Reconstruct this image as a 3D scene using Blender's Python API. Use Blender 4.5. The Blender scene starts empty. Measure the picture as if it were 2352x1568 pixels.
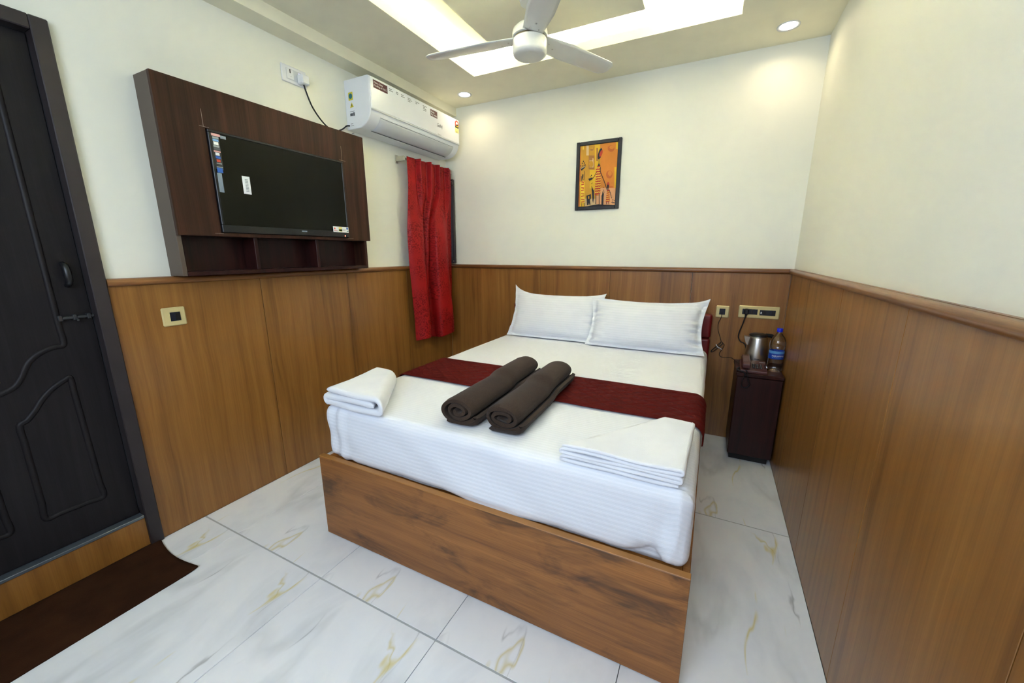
import bpy, math, random
import numpy as np
from mathutils import Vector, Matrix, noise as mnoise

SC = bpy.context.scene
COL = SC.collection
random.seed(7)

# ------------------------------------------------------------------ camera, world, lights, exposure
W = 2.661            # room width (left wall x=0, right wall x=W); back wall y=0; floor z=0
YF = -4.10           # wall behind the camera
ZC = 2.524           # false ceiling
DADO = 1.22

def add_camera():
    yaw, pitch, roll = -0.469, -0.2226, -0.0009
    fwd = Vector((math.sin(yaw) * math.cos(pitch), math.cos(yaw) * math.cos(pitch), math.sin(pitch)))
    right = Vector((math.cos(yaw), -math.sin(yaw), 0))
    up = right.cross(fwd)
    r = right * math.cos(roll) + up * math.sin(roll)
    u = -right * math.sin(roll) + up * math.cos(roll)
    cam = bpy.data.cameras.new('camera'); ob = bpy.data.objects.new('camera', cam); COL.objects.link(ob)
    m = Matrix((r, u, -fwd)).transposed().to_4x4()
    m.translation = Vector((2.2142, -3.0779, 1.3243))
    ob.matrix_world = m
    cam.sensor_width = 36.0; cam.lens = 901.8 / 2352 * 36.0; cam.clip_start = 0.02
    SC.camera = ob
add_camera()

world = bpy.data.worlds.new('world'); SC.world = world; world.use_nodes = True
_bg = world.node_tree.nodes['Background']
_bg.inputs[0].default_value = (0.62, 0.78, 1.0, 1); _bg.inputs[1].default_value = 1.0

def area_light(name, loc, rot, sx, sy, power, color, shape='RECTANGLE', spread=180, parent=None):
    l = bpy.data.lights.new(name, 'AREA'); l.shape = shape; l.size = sx
    if shape in ('RECTANGLE', 'ELLIPSE'): l.size_y = sy
    l.energy = power; l.color = color; l.spread = math.radians(spread)
    o = bpy.data.objects.new(name, l); COL.objects.link(o)
    o.location = loc; o.rotation_euler = rot
    return o
# added cool fill from behind the camera, set in an unseen window
REAR_FILL = area_light('added_window_fill', (1.78, YF + 0.03, 1.92), (math.radians(70), 0, 0), 1.6, 1.05, 37, (0.68, 0.80, 1.0))

SC.view_settings.view_transform = 'Standard'
SC.view_settings.look = 'None'
SC.view_settings.gamma = 1.0
SC.view_settings.use_curve_mapping = False
SC.view_settings.exposure = 0.28
SC.cycles.use_denoising = True
SC.cycles.use_light_tree = False
SC.cycles.max_bounces = 7
SC.cycles.diffuse_bounces = 4
SC.cycles.use_adaptive_sampling = True
SC.cycles.adaptive_threshold = 0.06
SC.cycles.sample_clamp_indirect = 100.0
SC.cycles.caustics_reflective = False

DOWN_POWER = 0.8; DOWN_COL = (1.0, 0.82, 0.50)
COVE_STRENGTH = 118.0; COVE_COL = (0.86, 0.89, 1.0)

# ------------------------------------------------------------------ material helpers
def lin(c):
    return tuple(((x / 255) / 12.92 if x / 255 <= 0.04045 else ((x / 255 + 0.055) / 1.055) ** 2.4) for x in c) + (1.0,)

class NT:
    def __init__(s, name):
        s.m = bpy.data.materials.new(name); s.m.use_nodes = True
        s.t = s.m.node_tree; s.b = s.t.nodes['Principled BSDF']
    def n(s, typ, ins=None, **kw):
        nd = s.t.nodes.new(typ)
        for k, v in kw.items(): setattr(nd, k, v)
        for k, v in (ins or {}).items(): s.set(nd.inputs[k], v)
        return nd
    def set(s, sock, v):
        if isinstance(v, bpy.types.NodeSocket): s.t.links.new(v, sock)
        elif isinstance(v, bpy.types.Node): s.t.links.new(v.outputs[0], sock)
        else: sock.default_value = v
    def p(s, **kw):
        for k, v in kw.items(): s.set(s.b.inputs[k.replace('_', ' ')], v)
        return s
    def obj(s): return s.n('ShaderNodeTexCoord').outputs['Object']
    def mapping(s, vec, scale=(1, 1, 1), loc=(0, 0, 0), rot=(0, 0, 0)):
        return s.n('ShaderNodeMapping', {'Vector': vec, 'Scale': scale, 'Location': loc, 'Rotation': rot})
    def noise(s, vec, scale=5, detail=4, rough=.5, dist=0):
        return s.n('ShaderNodeTexNoise', {'Vector': vec, 'Scale': scale, 'Detail': detail, 'Roughness': rough, 'Distortion': dist}).outputs['Fac']
    def ramp(s, fac, stops, interp='LINEAR'):
        r = s.n('ShaderNodeValToRGB', {'Fac': fac}); r.color_ramp.interpolation = interp
        e = r.color_ramp.elements
        while len(e) < len(stops): e.new(0.5)
        for el, (pos, c) in zip(e, stops):
            el.position = pos; el.color = c if len(c) == 4 else tuple(c) + (1,)
        return r.outputs['Color']
    def mix(s, fac, a, b, mode='MIX'):
        m = s.n('ShaderNodeMix', data_type='RGBA', blend_type=mode)
        s.set(m.inputs['Factor'], fac); s.set(m.inputs[6], a); s.set(m.inputs[7], b)
        return m.outputs[2]
    def math(s, op, a, b=0.0, c=0.0):
        m = s.n('ShaderNodeMath', operation=op)
        s.set(m.inputs[0], a); s.set(m.inputs[1], b); s.set(m.inputs[2], c)
        return m.outputs[0]
    def bump(s, h, strength=.2, dist=.01):
        b = s.n('ShaderNodeBump', {'Height': h, 'Strength': strength, 'Distance': dist})
        s.set(s.b.inputs['Normal'], b.outputs[0]); return s
    def sep(s, v): return s.n('ShaderNodeSeparateXYZ', {'Vector': v}).outputs

def plain(name, c, rough=.5, metal=0, spec=.5, var=0.04, bump=0, bscale=200, coat=0):
    """a painted / moulded material with a faint procedural variation"""
    m = NT(name); v = m.obj()
    col = lin(c)
    n = m.noise(v, 9, 3)
    m.p(Base_Color=m.mix(m.ramp(n, [(.3, (0, 0, 0)), (.7, (1, 1, 1))]), tuple(x * (1 - var) for x in col[:3]) + (1,), tuple(min(1, x * (1 + var)) for x in col[:3]) + (1,)),
        Roughness=rough, Metallic=metal)
    m.b.inputs['Specular IOR Level'].default_value = spec
    m.b.inputs['Coat Weight'].default_value = coat
    if bump: m.bump(m.noise(v, bscale, 2), bump, .002)
    return m.m

def emit(name, c, s):
    m = NT(name); m.p(Base_Color=lin((255, 255, 255)))
    m.b.inputs['Emission Color'].default_value = c + (1,); m.b.inputs['Emission Strength'].default_value = s
    return m.m

def wood(name, stops, axis=2, across=16, along=.7, rough=.35, coat=0, fine=.25, knots=0, spec=.5, coatr=.15, seed=0):
    m = NT(name); v = m.obj()
    sc = [across] * 3; sc[axis] = along
    f = [across * 11] * 3; f[axis] = along * 6
    w = m.mapping(v, (1.3,) * 3, (seed,) * 3)
    warp = m.n('ShaderNodeVectorMath', {0: v, 1: m.n('ShaderNodeVectorMath', {0: m.n('ShaderNodeTexNoise', {'Vector': w, 'Scale': 1.5, 'Detail': 2}).outputs['Color'], 'Scale': .05}, operation='SCALE').outputs[0]}, operation='ADD').outputs[0]
    n = m.noise(m.mapping(warp, sc, (seed, seed * 2, seed * 3)), 1, 5, .6, .4)
    fn = m.noise(m.mapping(v, f, (seed * 5, 0, 0)), 1, 3, .6)
    col = m.ramp(n, stops)
    dark = m.ramp(fn, [(.35, (1 - fine,) * 3), (.6, (1, 1, 1))])
    col = m.mix(1, col, dark, 'MULTIPLY')
    if knots:
        ks = [8.5] * 3; ks[axis] = 3.0
        k = m.noise(m.mapping(warp, ks, (3.1 + seed, .7, 1.9)), 1, 4, .62, .9)
        kk = m.ramp(k, [(.50, (1, 1, 1)), (.60, (1 - knots * .5,) * 3), (.68, (1 - knots, 1 - knots * .97, 1 - knots * .85))])
        col = m.mix(1, col, kk, 'MULTIPLY')
    m.p(Base_Color=col, Roughness=rough)
    m.b.inputs['Specular IOR Level'].default_value = spec
    m.b.inputs['Coat Weight'].default_value = coat; m.b.inputs['Coat Roughness'].default_value = coatr
    return m.m

M = {}
def wall_paint():
    m = NT('cream_wall_paint'); v = m.obj()
    n = m.noise(v, 1.2, 3)
    m.p(Base_Color=m.ramp(n, [(.3, lin((237, 238, 223))), (.7, lin((242, 242, 228)))]), Roughness=.55)
    return m.m
M['wall'] = wall_paint()
M['ceil'] = plain('ceiling_paint', (245, 241, 214), .7, var=.02)
M['veneer'] = wood('veneer_panel_wood', [(.28, lin((117, 75, 30))), (.45, lin((145, 97, 41))), (.58, lin((156, 106, 47))), (.75, lin((169, 118, 57)))], 2, 22, .4, .42, coat=.22, fine=.13, coatr=.16)
M['rail'] = wood('chair_rail_wood', [(.3, lin((118, 74, 36))), (.55, lin((146, 96, 50))), (.75, lin((164, 112, 64)))], 1, 40, 2.0, .35, coat=.2)
M['railx'] = wood('chair_rail_wood_cross', [(.3, lin((108, 66, 32))), (.55, lin((132, 84, 42))), (.75, lin((150, 100, 54)))], 0, 40, 2.0, .35, coat=.2)
M['wenge'] = wood('wenge_laminate', [(.28, lin((42, 22, 13))), (.5, lin((62, 34, 21))), (.75, lin((80, 46, 30)))], 2, 24, .6, .5, fine=.3, spec=.25)
M['wengeedge'] = plain('wenge_edge_band', (92, 78, 66), .5)
M['redwood'] = wood('mahogany_laminate', [(.28, lin((30, 10, 9))), (.5, lin((46, 16, 14))), (.75, lin((60, 24, 20)))], 2, 28, .6, .4, coat=.05, fine=.3, spec=.3)
M['walnut'] = wood('walnut_laminate', [(.25, lin((118, 72, 31))), (.45, lin((152, 96, 41))), (.6, lin((168, 108, 48))), (.78, lin((188, 124, 60)))], 0, 24, .8, .45, fine=.24, knots=.62, coat=.1)
M['walnutedge'] = plain('walnut_edge_band', (170, 116, 58), .4, var=.1)
M['door'] = wood('dark_door_skin', [(.3, lin((24, 21, 23))), (.55, lin((30, 27, 29))), (.8, lin((36, 33, 35)))], 2, 50, 1.4, .5, fine=.2, spec=.25)
M['doorframe'] = plain('dark_door_frame', (46, 39, 40), .5, var=.08)
M['black'] = plain('black_plastic', (20, 21, 24), .35)
M['blackmatt'] = plain('matt_black_plastic', (14, 14, 15), .6)
M['navy'] = plain('anthracite_switch', (24, 31, 44), .3)
M['greyline'] = plain('grey_aluminium_strip', (110, 118, 126), .35, metal=.6)
M['white_plastic'] = plain('white_plastic', (232, 234, 235), .3, var=.01)
M['ac_white'] = plain('air_conditioner_white', (234, 238, 243), .28, var=.01, coat=.2)
M['ac_grey'] = plain('air_conditioner_grey', (206, 210, 212), .35, var=.01)
M['slot'] = plain('dark_slot', (90, 94, 96), .6)
M['cream_plate'] = plain('cream_plate', (222, 206, 150), .3, var=.03, metal=.15)
M['fan_white'] = plain('fan_enamel', (228, 229, 220), .3, var=.01, coat=.3)
M['chrome'] = plain('brushed_steel', (200, 196, 188), .28, metal=1, var=.05)
M['nickel'] = plain('satin_nickel', (188, 184, 170), .35, metal=.7, var=.04)
M['leather'] = plain('red_leatherette', (116, 18, 22), .35, var=.1, bump=.12, bscale=350)
M['phone'] = plain('maroon_phone_plastic', (84, 46, 44), .38, var=.05)
M['phone_dark'] = plain('dark_phone_plastic', (52, 28, 28), .45)
M['blanket'] = None
def fleece():
    m = NT('brown_fleece'); v = m.obj()
    n = m.noise(v, 7, 4); f = m.noise(v, 420, 2)
    c = m.ramp(n, [(.3, lin((52, 40, 33))), (.7, lin((68, 54, 44)))])
    m.p(Base_Color=m.mix(.35, c, m.ramp(f, [(.3, lin((36, 28, 23))), (.7, lin((84, 68, 57)))])), Roughness=.95)
    m.b.inputs['Sheen Weight'].default_value = .08; m.b.inputs['Sheen Roughness'].default_value = .5
    m.b.inputs['Specular IOR Level'].default_value = .1
    m.bump(f, .3, .003); return m.m
M['blanket'] = fleece()
def terry():
    m = NT('white_terry_cloth'); v = m.obj()
    f = m.noise(v, 520, 2, .6); n = m.noise(v, 10, 3)
    m.p(Base_Color=m.ramp(n, [(.3, lin((236, 238, 243))), (.7, lin((242, 244, 248)))]), Roughness=.95)
    m.b.inputs['Specular IOR Level'].default_value = .1; m.b.inputs['Sheen Weight'].default_value = .2
    m.bump(m.math('ADD', f, m.math('MULTIPLY', m.noise(v, 26, 3), .6)), .35, .004); return m.m
M['terry'] = terry()
def satin_stripe(name, axes, period=.017):
    m = NT(name); v = m.obj(); x = m.sep(v)
    s = None
    for i, k in axes:
        t = m.math('MULTIPLY', x[i], k); s = t if s is None else m.math('ADD', s, t)
    w = m.math('SINE', m.math('MULTIPLY', s, 2 * math.pi / period))
    w = m.ramp(m.math('MULTIPLY_ADD', w, .5, .5), [(.4, (0, 0, 0)), (.6, (1, 1, 1))])
    m.p(Base_Color=m.mix(w, lin((234, 238, 244)), lin((238, 241, 247))),
        Roughness=m.math('MULTIPLY_ADD', w, -.22, .72))
    m.b.inputs['Sheen Weight'].default_value = .1; m.b.inputs['Specular IOR Level'].default_value = .3
    m.bump(m.math('ADD', m.math('MULTIPLY', w, .16), m.math('MULTIPLY', m.noise(v, 9, 4, .5, .8), 1.6)), .34, .006)
    return m.m
M['sheet'] = satin_stripe('white_satin_stripe_sheet', [(1, 1), (2, 1)])
M['pillow'] = satin_stripe('white_satin_stripe_pillow', [(2, 1)], .0165)
M['white_hem'] = plain('white_cotton_hem', (242, 242, 243), .8, var=.01)
def quilt():
    m = NT('dark_red_quilted_cloth'); v = m.obj()
    f = m.noise(v, 300, 3); n = m.noise(v, 12, 3)
    m.p(Base_Color=m.mix(f, m.ramp(n, [(.3, lin((74, 11, 8))), (.7, lin((84, 14, 11)))]), lin((94, 18, 14))), Roughness=.75)
    m.b.inputs['Specular IOR Level'].default_value = .12
    m.bump(m.noise(v, 60, 4, .6), .25, .004); return m.m
M['runner'] = quilt()
def damask():
    m = NT('maroon_damask_satin'); v = m.obj()
    mp = m.mapping(v, (1, 26, 20))
    w = m.n('ShaderNodeTexVoronoi', {'Vector': m.mapping(v, (14, 60, 44)), 'Scale': 1.0, 'Randomness': .55}, feature='SMOOTH_F1')
    ring = m.math('SINE', m.math('MULTIPLY', w.outputs['Distance'], 22))
    n = m.noise(m.mapping(v, (50, 150, 100)), 1, 3, .6, 1.5)
    area = m.noise(v, 5.5, 2)
    k = m.math('MULTIPLY', m.ramp(m.math('ADD', m.math('MULTIPLY', ring, .22), n), [(.50, (0, 0, 0)), (.56, (1, 1, 1))]), m.ramp(area, [(.40, (0, 0, 0)), (.55, (1, 1, 1))]))
    m.p(Base_Color=m.mix(k, lin((164, 25, 25)), lin((124, 15, 16))), Roughness=m.math('MULTIPLY_ADD', k, .25, .42))
    m.b.inputs['Specular IOR Level'].default_value = .22
    m.b.inputs['Sheen Weight'].default_value = .08
    m.b.inputs['Sheen Tint'].default_value = lin((200, 60, 50))
    m.bump(m.math('ADD', k, m.noise(m.mapping(v, (6, 6, 14)), 1, 3)), .15, .004)
    return m.m
M['curtain'] = damask()
def marble():
    m = NT('white_marble_tile'); v = m.obj()
    def vein(rot, sc, seed, width, lo, hi, msc=2.2):
        mp = m.mapping(v, sc, (seed, seed * 1.7, seed * .3), (0, 0, rot))
        n = m.noise(mp, 1, 4, .5, .35)
        d = m.math('ABSOLUTE', m.math('SUBTRACT', n, .5))
        l = m.ramp(d, [(0, (1, 1, 1)), (width, (0, 0, 0))])
        mk = m.ramp(m.noise(m.mapping(v, (msc, msc, 1), (seed * 2.3, seed, 0)), 1, 2), [(lo, (0, 0, 0)), (hi, (1, 1, 1))])
        return m.math('MULTIPLY', l, mk)
    cloud = m.noise(m.mapping(v, (3.2, 1.6, 1), (4, 2, 0), (0, 0, .7)), 1, 5, .6, 1.0)
    c = m.ramp(cloud, [(.3, lin((232, 237, 243))), (.5, lin((241, 245, 250))), (.75, lin((245, 248, 252)))])
    c = m.mix(m.math('MULTIPLY', vein(.85, (3.0, .8, 1), 1.3, .05, .45, .65), .40), c, lin((178, 184, 188)))
    c = m.mix(m.math('MULTIPLY', vein(.6, (2.6, .9, 1), 7.9, .006, .52, .64, 3), .6), c, lin((126, 134, 140)))
    c = m.mix(m.math('MULTIPLY', vein(1.0, (3.0, .7, 1), 3.7, .009, .50, .60, 3.4), .75), c, lin((216, 202, 112)))
    c = m.mix(m.math('MULTIPLY', vein(.75, (2.2, .9, 1), 12.1, .006, .50, .60, 3.2), .65), c, lin((208, 196, 124)))
    m.p(Base_Color=c, Roughness=.12)
    m.b.inputs['Specular IOR Level'].default_value = .45
    return m.m
M['marble'] = marble()
M['grout'] = plain('grey_grout', (120, 124, 128), .8)
M['groutw'] = plain('pale_grey_grout', (172, 178, 182), .7)
M['mat'] = plain('brown_doormat_pile', (52, 30, 16), .95, spec=.1, var=.2, bump=.6, bscale=260)
M['glass'] = None
def clear(name, c, ior, rough=.02):
    m = NT(name); m.p(Base_Color=c, Roughness=rough)
    m.b.inputs['Transmission Weight'].default_value = 1; m.b.inputs['IOR'].default_value = ior
    return m.m
M['glass'] = clear('window_glass', (.9, .95, .95, 1), 1.45)
M['water'] = clear('clear_bottle_water', (.97, .985, 1, 1), 1.14, .01)
M['water'].node_tree.nodes['Principled BSDF'].inputs['Coat Weight'].default_value = 1
M['label_blue'] = plain('blue_bottle_label', (16, 64, 170), .35, var=.15)
M['label_sky'] = plain('pale_blue_label', (96, 160, 220), .35, var=.1)
M['cap_blue'] = plain('blue_bottle_cap', (10, 34, 205), .35)
M['screen'] = plain('tv_screen_glass', (13, 13, 5), .22, spec=.22, var=.25)
M['ink'] = plain('dark_grey_print', (96, 98, 100), .6)
M['inkblack'] = plain('black_print', (30, 30, 34), .5)
M['maroon_sticker'] = plain('maroon_sticker', (92, 44, 46), .5, var=.1)
M['paper'] = plain('white_label_paper', (240, 242, 244), .5, var=.01)
M['yellow'] = plain('yellow_sticker', (222, 206, 50), .5)
M['paleyellow'] = plain('pale_yellow_sticker', (236, 228, 140), .5)
M['green'] = plain('green_print', (60, 150, 110), .5)
M['teal'] = plain('teal_print', (40, 118, 122), .5)
M['red'] = plain('red_print', (200, 70, 50), .5)
M['pink'] = plain('pink_print', (226, 170, 166), .5)
M['blue'] = plain('blue_print', (40, 96, 186), .5)
M['skyblue'] = plain('sky_blue_print', (120, 170, 220), .5)
M['greyprint'] = plain('grey_print', (150, 158, 164), .5)
M['led_red'] = emit('standby_light', (1.0, .12, .04), 4)
M['led_blue'] = emit('socket_neon', (.4, .4, 1.0), 1.2)
M['lamp'] = emit('downlight_diffuser', (1.0, .97, .92), 9)
M['cove'] = emit('cove_led', COVE_COL, COVE_STRENGTH)
M['pencil'] = plain('pale_scribe_line', (150, 134, 124), .8)

# ------------------------------------------------------------------ mesh helpers
class MB:
    def __init__(s): s.v = []; s.f = []; s.mi = []; s.cur = 0
    def add(s, vs, fs, mi=None):
        o = len(s.v); s.v += [tuple(map(float, p)) for p in vs]
        for f in fs: s.f.append(tuple(i + o for i in f)); s.mi.append(s.cur if mi is None else mi)
        return s
    def box(s, x0, x1, y0, y1, z0, z1, b=0, mi=None):
        x0, x1 = sorted((x0, x1)); y0, y1 = sorted((y0, y1)); z0, z1 = sorted((z0, z1))
        if b <= 0:
            vs = [(x, y, z) for z in (z0, z1) for y in (y0, y1) for x in (x0, x1)]
            return s.add(vs, [(0, 2, 3, 1), (4, 5, 7, 6), (0, 1, 5, 4), (2, 6, 7, 3), (0, 4, 6, 2), (1, 3, 7, 5)], mi)
        b = min(b, (x1 - x0) * .49, (y1 - y0) * .49, (z1 - z0) * .49)
        vs = []; idx = {}
        for sx in (0, 1):
            for sy in (0, 1):
                for sz in (0, 1):
                    X, Y, Z = (x0, x1)[sx], (y0, y1)[sy], (z0, z1)[sz]
                    dx, dy, dz = (b, -b)[sx], (b, -b)[sy], (b, -b)[sz]
                    for a, p in enumerate(((X, Y + dy, Z + dz), (X + dx, Y, Z + dz), (X + dx, Y + dy, Z))):
                        idx[(sx, sy, sz, a)] = len(vs); vs.append(p)
        I = lambda *k: idx[k]
        fs = []
        for q in (0, 1):
            fs.append(tuple(I(q, a, c, 0) for a, c in (((0, 0), (0, 1), (1, 1), (1, 0)) if q == 0 else ((0, 0), (1, 0), (1, 1), (0, 1)))))
            fs.append(tuple(I(a, q, c, 1) for a, c in (((0, 0), (1, 0), (1, 1), (0, 1)) if q == 0 else ((0, 0), (0, 1), (1, 1), (1, 0)))))
            fs.append(tuple(I(a, c, q, 2) for a, c in (((0, 0), (0, 1), (1, 1), (1, 0)) if q == 0 else ((0, 0), (1, 0), (1, 1), (0, 1)))))
        for a in (0, 1):
            for c in (0, 1):
                fs.append((I(a, c, 0, 0), I(a, c, 0, 1), I(a, c, 1, 1), I(a, c, 1, 0)))
                fs.append((I(a, 0, c, 0), I(a, 0, c, 2), I(a, 1, c, 2), I(a, 1, c, 0)))
                fs.append((I(0, a, c, 1), I(0, a, c, 2), I(1, a, c, 2), I(1, a, c, 1)))
                for e in (0, 1): fs.append((I(a, c, e, 0), I(a, c, e, 1), I(a, c, e, 2)))
        return s.add(vs, fs, mi)
    def prism(s, poly, axis, a, b, mi=None):
        """poly: 2-D outline in the two other axes (in xyz order), extruded along axis from a to b"""
        n = len(poly); vs = []
        for t in (a, b):
            for p in poly:
                q = list(p); q.insert(axis, t); vs.append(q)
        fs = [tuple(range(n)), tuple(range(2 * n - 1, n - 1, -1))] + [(i, i + n, (i + 1) % n + n, (i + 1) % n) for i in range(n)]
        return s.add(vs, fs, mi)
    def lathe(s, prof, c, n=32, axis=2, mi=None, cap=True):
        """prof: [(r, h)] revolved round an axis through c"""
        vs = []
        for r, h in prof:
            for k in range(n):
                a = 2 * math.pi * k / n; q = [r * math.cos(a), r * math.sin(a)]; q.insert(axis, h)
                vs.append([q[i] + c[i] for i in range(3)])
        fs = []
        for i in range(len(prof) - 1):
            for k in range(n):
                k2 = (k + 1) % n; fs.append((i * n + k, i * n + k2, (i + 1) * n + k2, (i + 1) * n + k))
        if cap:
            fs.append(tuple(range(n - 1, -1, -1))); fs.append(tuple(range((len(prof) - 1) * n, len(prof) * n)))
        return s.add(vs, fs, mi)
    def tube(s, path, r, n=8, mi=None, closed=False):
        P = [Vector(p) for p in path]; m = len(P); R = r if isinstance(r, (list, tuple)) else [r] * m
        vs = []; up = None
        for i, p in enumerate(P):
            t = (P[(i + 1) % m] - P[i - 1]) if closed else (P[min(i + 1, m - 1)] - P[max(i - 1, 0)])
            t.normalize()
            if up is None: up = Vector((0, 0, 1)) if abs(t.z) < .9 else Vector((1, 0, 0))
            u = (up - t * up.dot(t)).normalized(); w = t.cross(u); up = u
            for k in range(n):
                a = 2 * math.pi * k / n; vs.append(p + (u * math.cos(a) + w * math.sin(a)) * R[i])
        fs = []
        for i in range(m if closed else m - 1):
            j = (i + 1) % m
            for k in range(n): k2 = (k + 1) % n; fs.append((i * n + k, i * n + k2, j * n + k2, j * n + k))
        if not closed:
            fs.append(tuple(range(n - 1, -1, -1))); fs.append(tuple(range((m - 1) * n, m * n)))
        return s.add(vs, fs, mi)
    def grid(s, P, mi=None, closed_u=False, flip=False):
        """P[i][j] points"""
        n, m = len(P), len(P[0]); vs = [p for row in P for p in row]; fs = []
        for i in range(n if closed_u else n - 1):
            for j in range(m - 1):
                a, b = i * m + j, ((i + 1) % n) * m + j
                fs.append((a, a + 1, b + 1, b) if flip else (a, b, b + 1, a + 1))
        return s.add(vs, fs, mi)
    def build(s, name, mats, parent=None, loc=None, smooth=False, angle=None, **props):
        base = world_loc(parent) if parent is not None else Vector((0, 0, 0))
        own = Vector(loc) if loc is not None else Vector((0, 0, 0))
        o_off = own if parent is None else base
        me = bpy.data.meshes.new(name)
        me.from_pydata([Vector(p) - o_off for p in s.v], [], s.f)
        if not isinstance(mats, (list, tuple)): mats = [mats]
        for m in mats: me.materials.append(M[m] if isinstance(m, str) else m)
        for p, i in zip(me.polygons, s.mi): p.material_index = i
        if smooth:
            me.polygons.foreach_set('use_smooth', [True] * len(me.polygons))
            if angle: me.set_sharp_from_angle(angle=math.radians(angle))
        me.update()
        ob = bpy.data.objects.new(name, me); COL.objects.link(ob)
        if parent is not None: ob.parent = parent
        else: ob.location = own
        for k, v in props.items(): ob[k] = v
        return ob

def world_loc(o):
    l = Vector((0, 0, 0))
    while o is not None: l += o.location; o = o.parent
    return l
def thing(name, loc, **props):
    o = bpy.data.objects.new(name, None); COL.objects.link(o); o.location = loc; o.empty_display_size = .05
    for k, v in props.items(): o[k] = v
    return o
def sub(o, lv=1):
    m = o.modifiers.new('subdivision', 'SUBSURF'); m.levels = lv; m.render_levels = lv
def solid(o, t, off=0):
    m = o.modifiers.new('thickness', 'SOLIDIFY'); m.thickness = t; m.offset = off
def smoothpath(pts, n=8, closed=False):
    P = [Vector(p) for p in pts]; out = []; m = len(P)
    for i in range(m if closed else m - 1):
        g = lambda k: P[k % m] if closed else P[max(0, min(m - 1, k))]
        a, b, c, d = g(i - 1), g(i), g(i + 1), g(i + 2)
        for k in range(n):
            t = k / n
            out.append(.5 * ((2 * b) + (c - a) * t + (2 * a - 5 * b + 4 * c - d) * t * t + (3 * b - a - 3 * c + d) * t ** 3))
    if not closed: out.append(P[-1])
    return out
def text_geo(body, size=1.0, shear=0.0):
    cu = bpy.data.curves.new('lettering', 'FONT'); cu.body = body; cu.size = size; cu.shear = shear; cu.resolution_u = 3
    cu.align_x = 'CENTER'; cu.align_y = 'CENTER'
    ob = bpy.data.objects.new('lettering', cu); COL.objects.link(ob)
    bpy.context.view_layer.update()
    me = bpy.data.meshes.new_from_object(ob.evaluated_get(bpy.context.evaluated_depsgraph_get()))
    vs = [tuple(v.co) for v in me.vertices]; fs = [tuple(p.vertices) for p in me.polygons]
    bpy.data.objects.remove(ob); bpy.data.curves.remove(cu); bpy.data.meshes.remove(me)
    return vs, fs
def text_on(mb, body, fn, width=None, height=None, size=.02, shear=0, mi=None):
    """lettering centred on (0,0), scaled to width/height, placed by fn(u,v)->xyz"""
    vs, fs = text_geo(body, size, shear)
    xs = [v[0] for v in vs]; ys = [v[1] for v in vs]
    cx, cy = (min(xs) + max(xs)) / 2, (min(ys) + max(ys)) / 2
    sx = width / (max(xs) - min(xs)) if width else 1; sy = height / (max(ys) - min(ys)) if height else sx
    if not width and height: sx = sy
    mb.add([fn((v[0] - cx) * sx, (v[1] - cy) * sy) for v in vs], fs, mi)

# ------------------------------------------------------------------ room shell
PT = .012            # wainscot panel thickness (panel face lies on x=0, y=0, x=W)
def struct(mb, name, mats, **kw):
    return mb.build(name, mats, kind='structure', **kw)

# floor: slab + individually laid marble tiles
fl = struct(MB().box(-.3, W + .3, YF - .2, .3, -.12, -.009), 'floor', 'grout')
XE = [0.0] + [.282 + .595 * k for k in range(4)] + [W]
YE = [.02, -1.035, -2.207, -3.379, YF]
for i in range(5):
    for j in range(4):
        x0, x1 = XE[i], XE[i + 1]; y1, y0 = YE[j], YE[j + 1]
        ox = .282 + .595 * (i - 1); oy = y1 if j else YE[1] + 1.172   # lower-left corner of the full print
        oy = (YE[1] + 1.172 - 1.172 * j)
        mb = MB()
        g = .0012
        mb.box(x0 + g - ox, x1 - g - ox, max(y0, oy - 1.172) + .0035 - oy, y1 - .0035 - oy, -.009, 0, .0008)
        t = mb.build('floor_tile', 'marble'); t.parent = fl; t.location = (ox, oy, 0)
        t['kind'] = 'structure'
gl = MB()
for y in YE[1:4]: gl.box(0, W, y - .0036, y + .0036, -.009, -.0012)
gl.build('grout_line', 'groutw', fl)

# left wall with door and window openings (plaster face at x=-PT)
DY0, DY1, DZ1 = -3.105, -2.385, 2.131     # outside of the door frame
WY0, WY1, WZ0, WZ1 = -.49, -.03, 1.225, 1.965
t = -.16
mb = MB()
mb.box(t, -PT, DY1, WY0, 0, 2.75); mb.box(t, -PT, WY0, WY1, 0, WZ0); mb.box(t, -PT, WY0, WY1, WZ1, 2.75); mb.box(t, -PT, WY1, .15, 0, 2.75)
mb.box(t, -PT, DY0, DY1, DZ1, 2.75); mb.box(t, -PT, YF, DY0, 0, 2.75)
wl = struct(mb, 'wall_left', 'wall')
wb = struct(MB().box(-.16, W + .16, PT, .16, 0, 2.75), 'wall_back', 'wall')
wr = struct(MB().box(W + PT, W + .16, YF, PT, 0, 2.75), 'wall_right', 'wall')
# wall behind the camera, with an opening added for the fill light
FX0, FX1, FZ0, FZ1 = .96, 2.60, 1.38, 2.46
mb = MB()
mb.box(-.16, FX0, YF - .15, YF, 0, 2.75); mb.box(FX1, W + .16, YF - .15, YF, 0, 2.75)
mb.box(FX0, FX1, YF - .15, YF, 0, FZ0); mb.box(FX0, FX1, YF - .15, YF, FZ1, 2.75)
wf = struct(mb, 'wall_front', 'wall')

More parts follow.
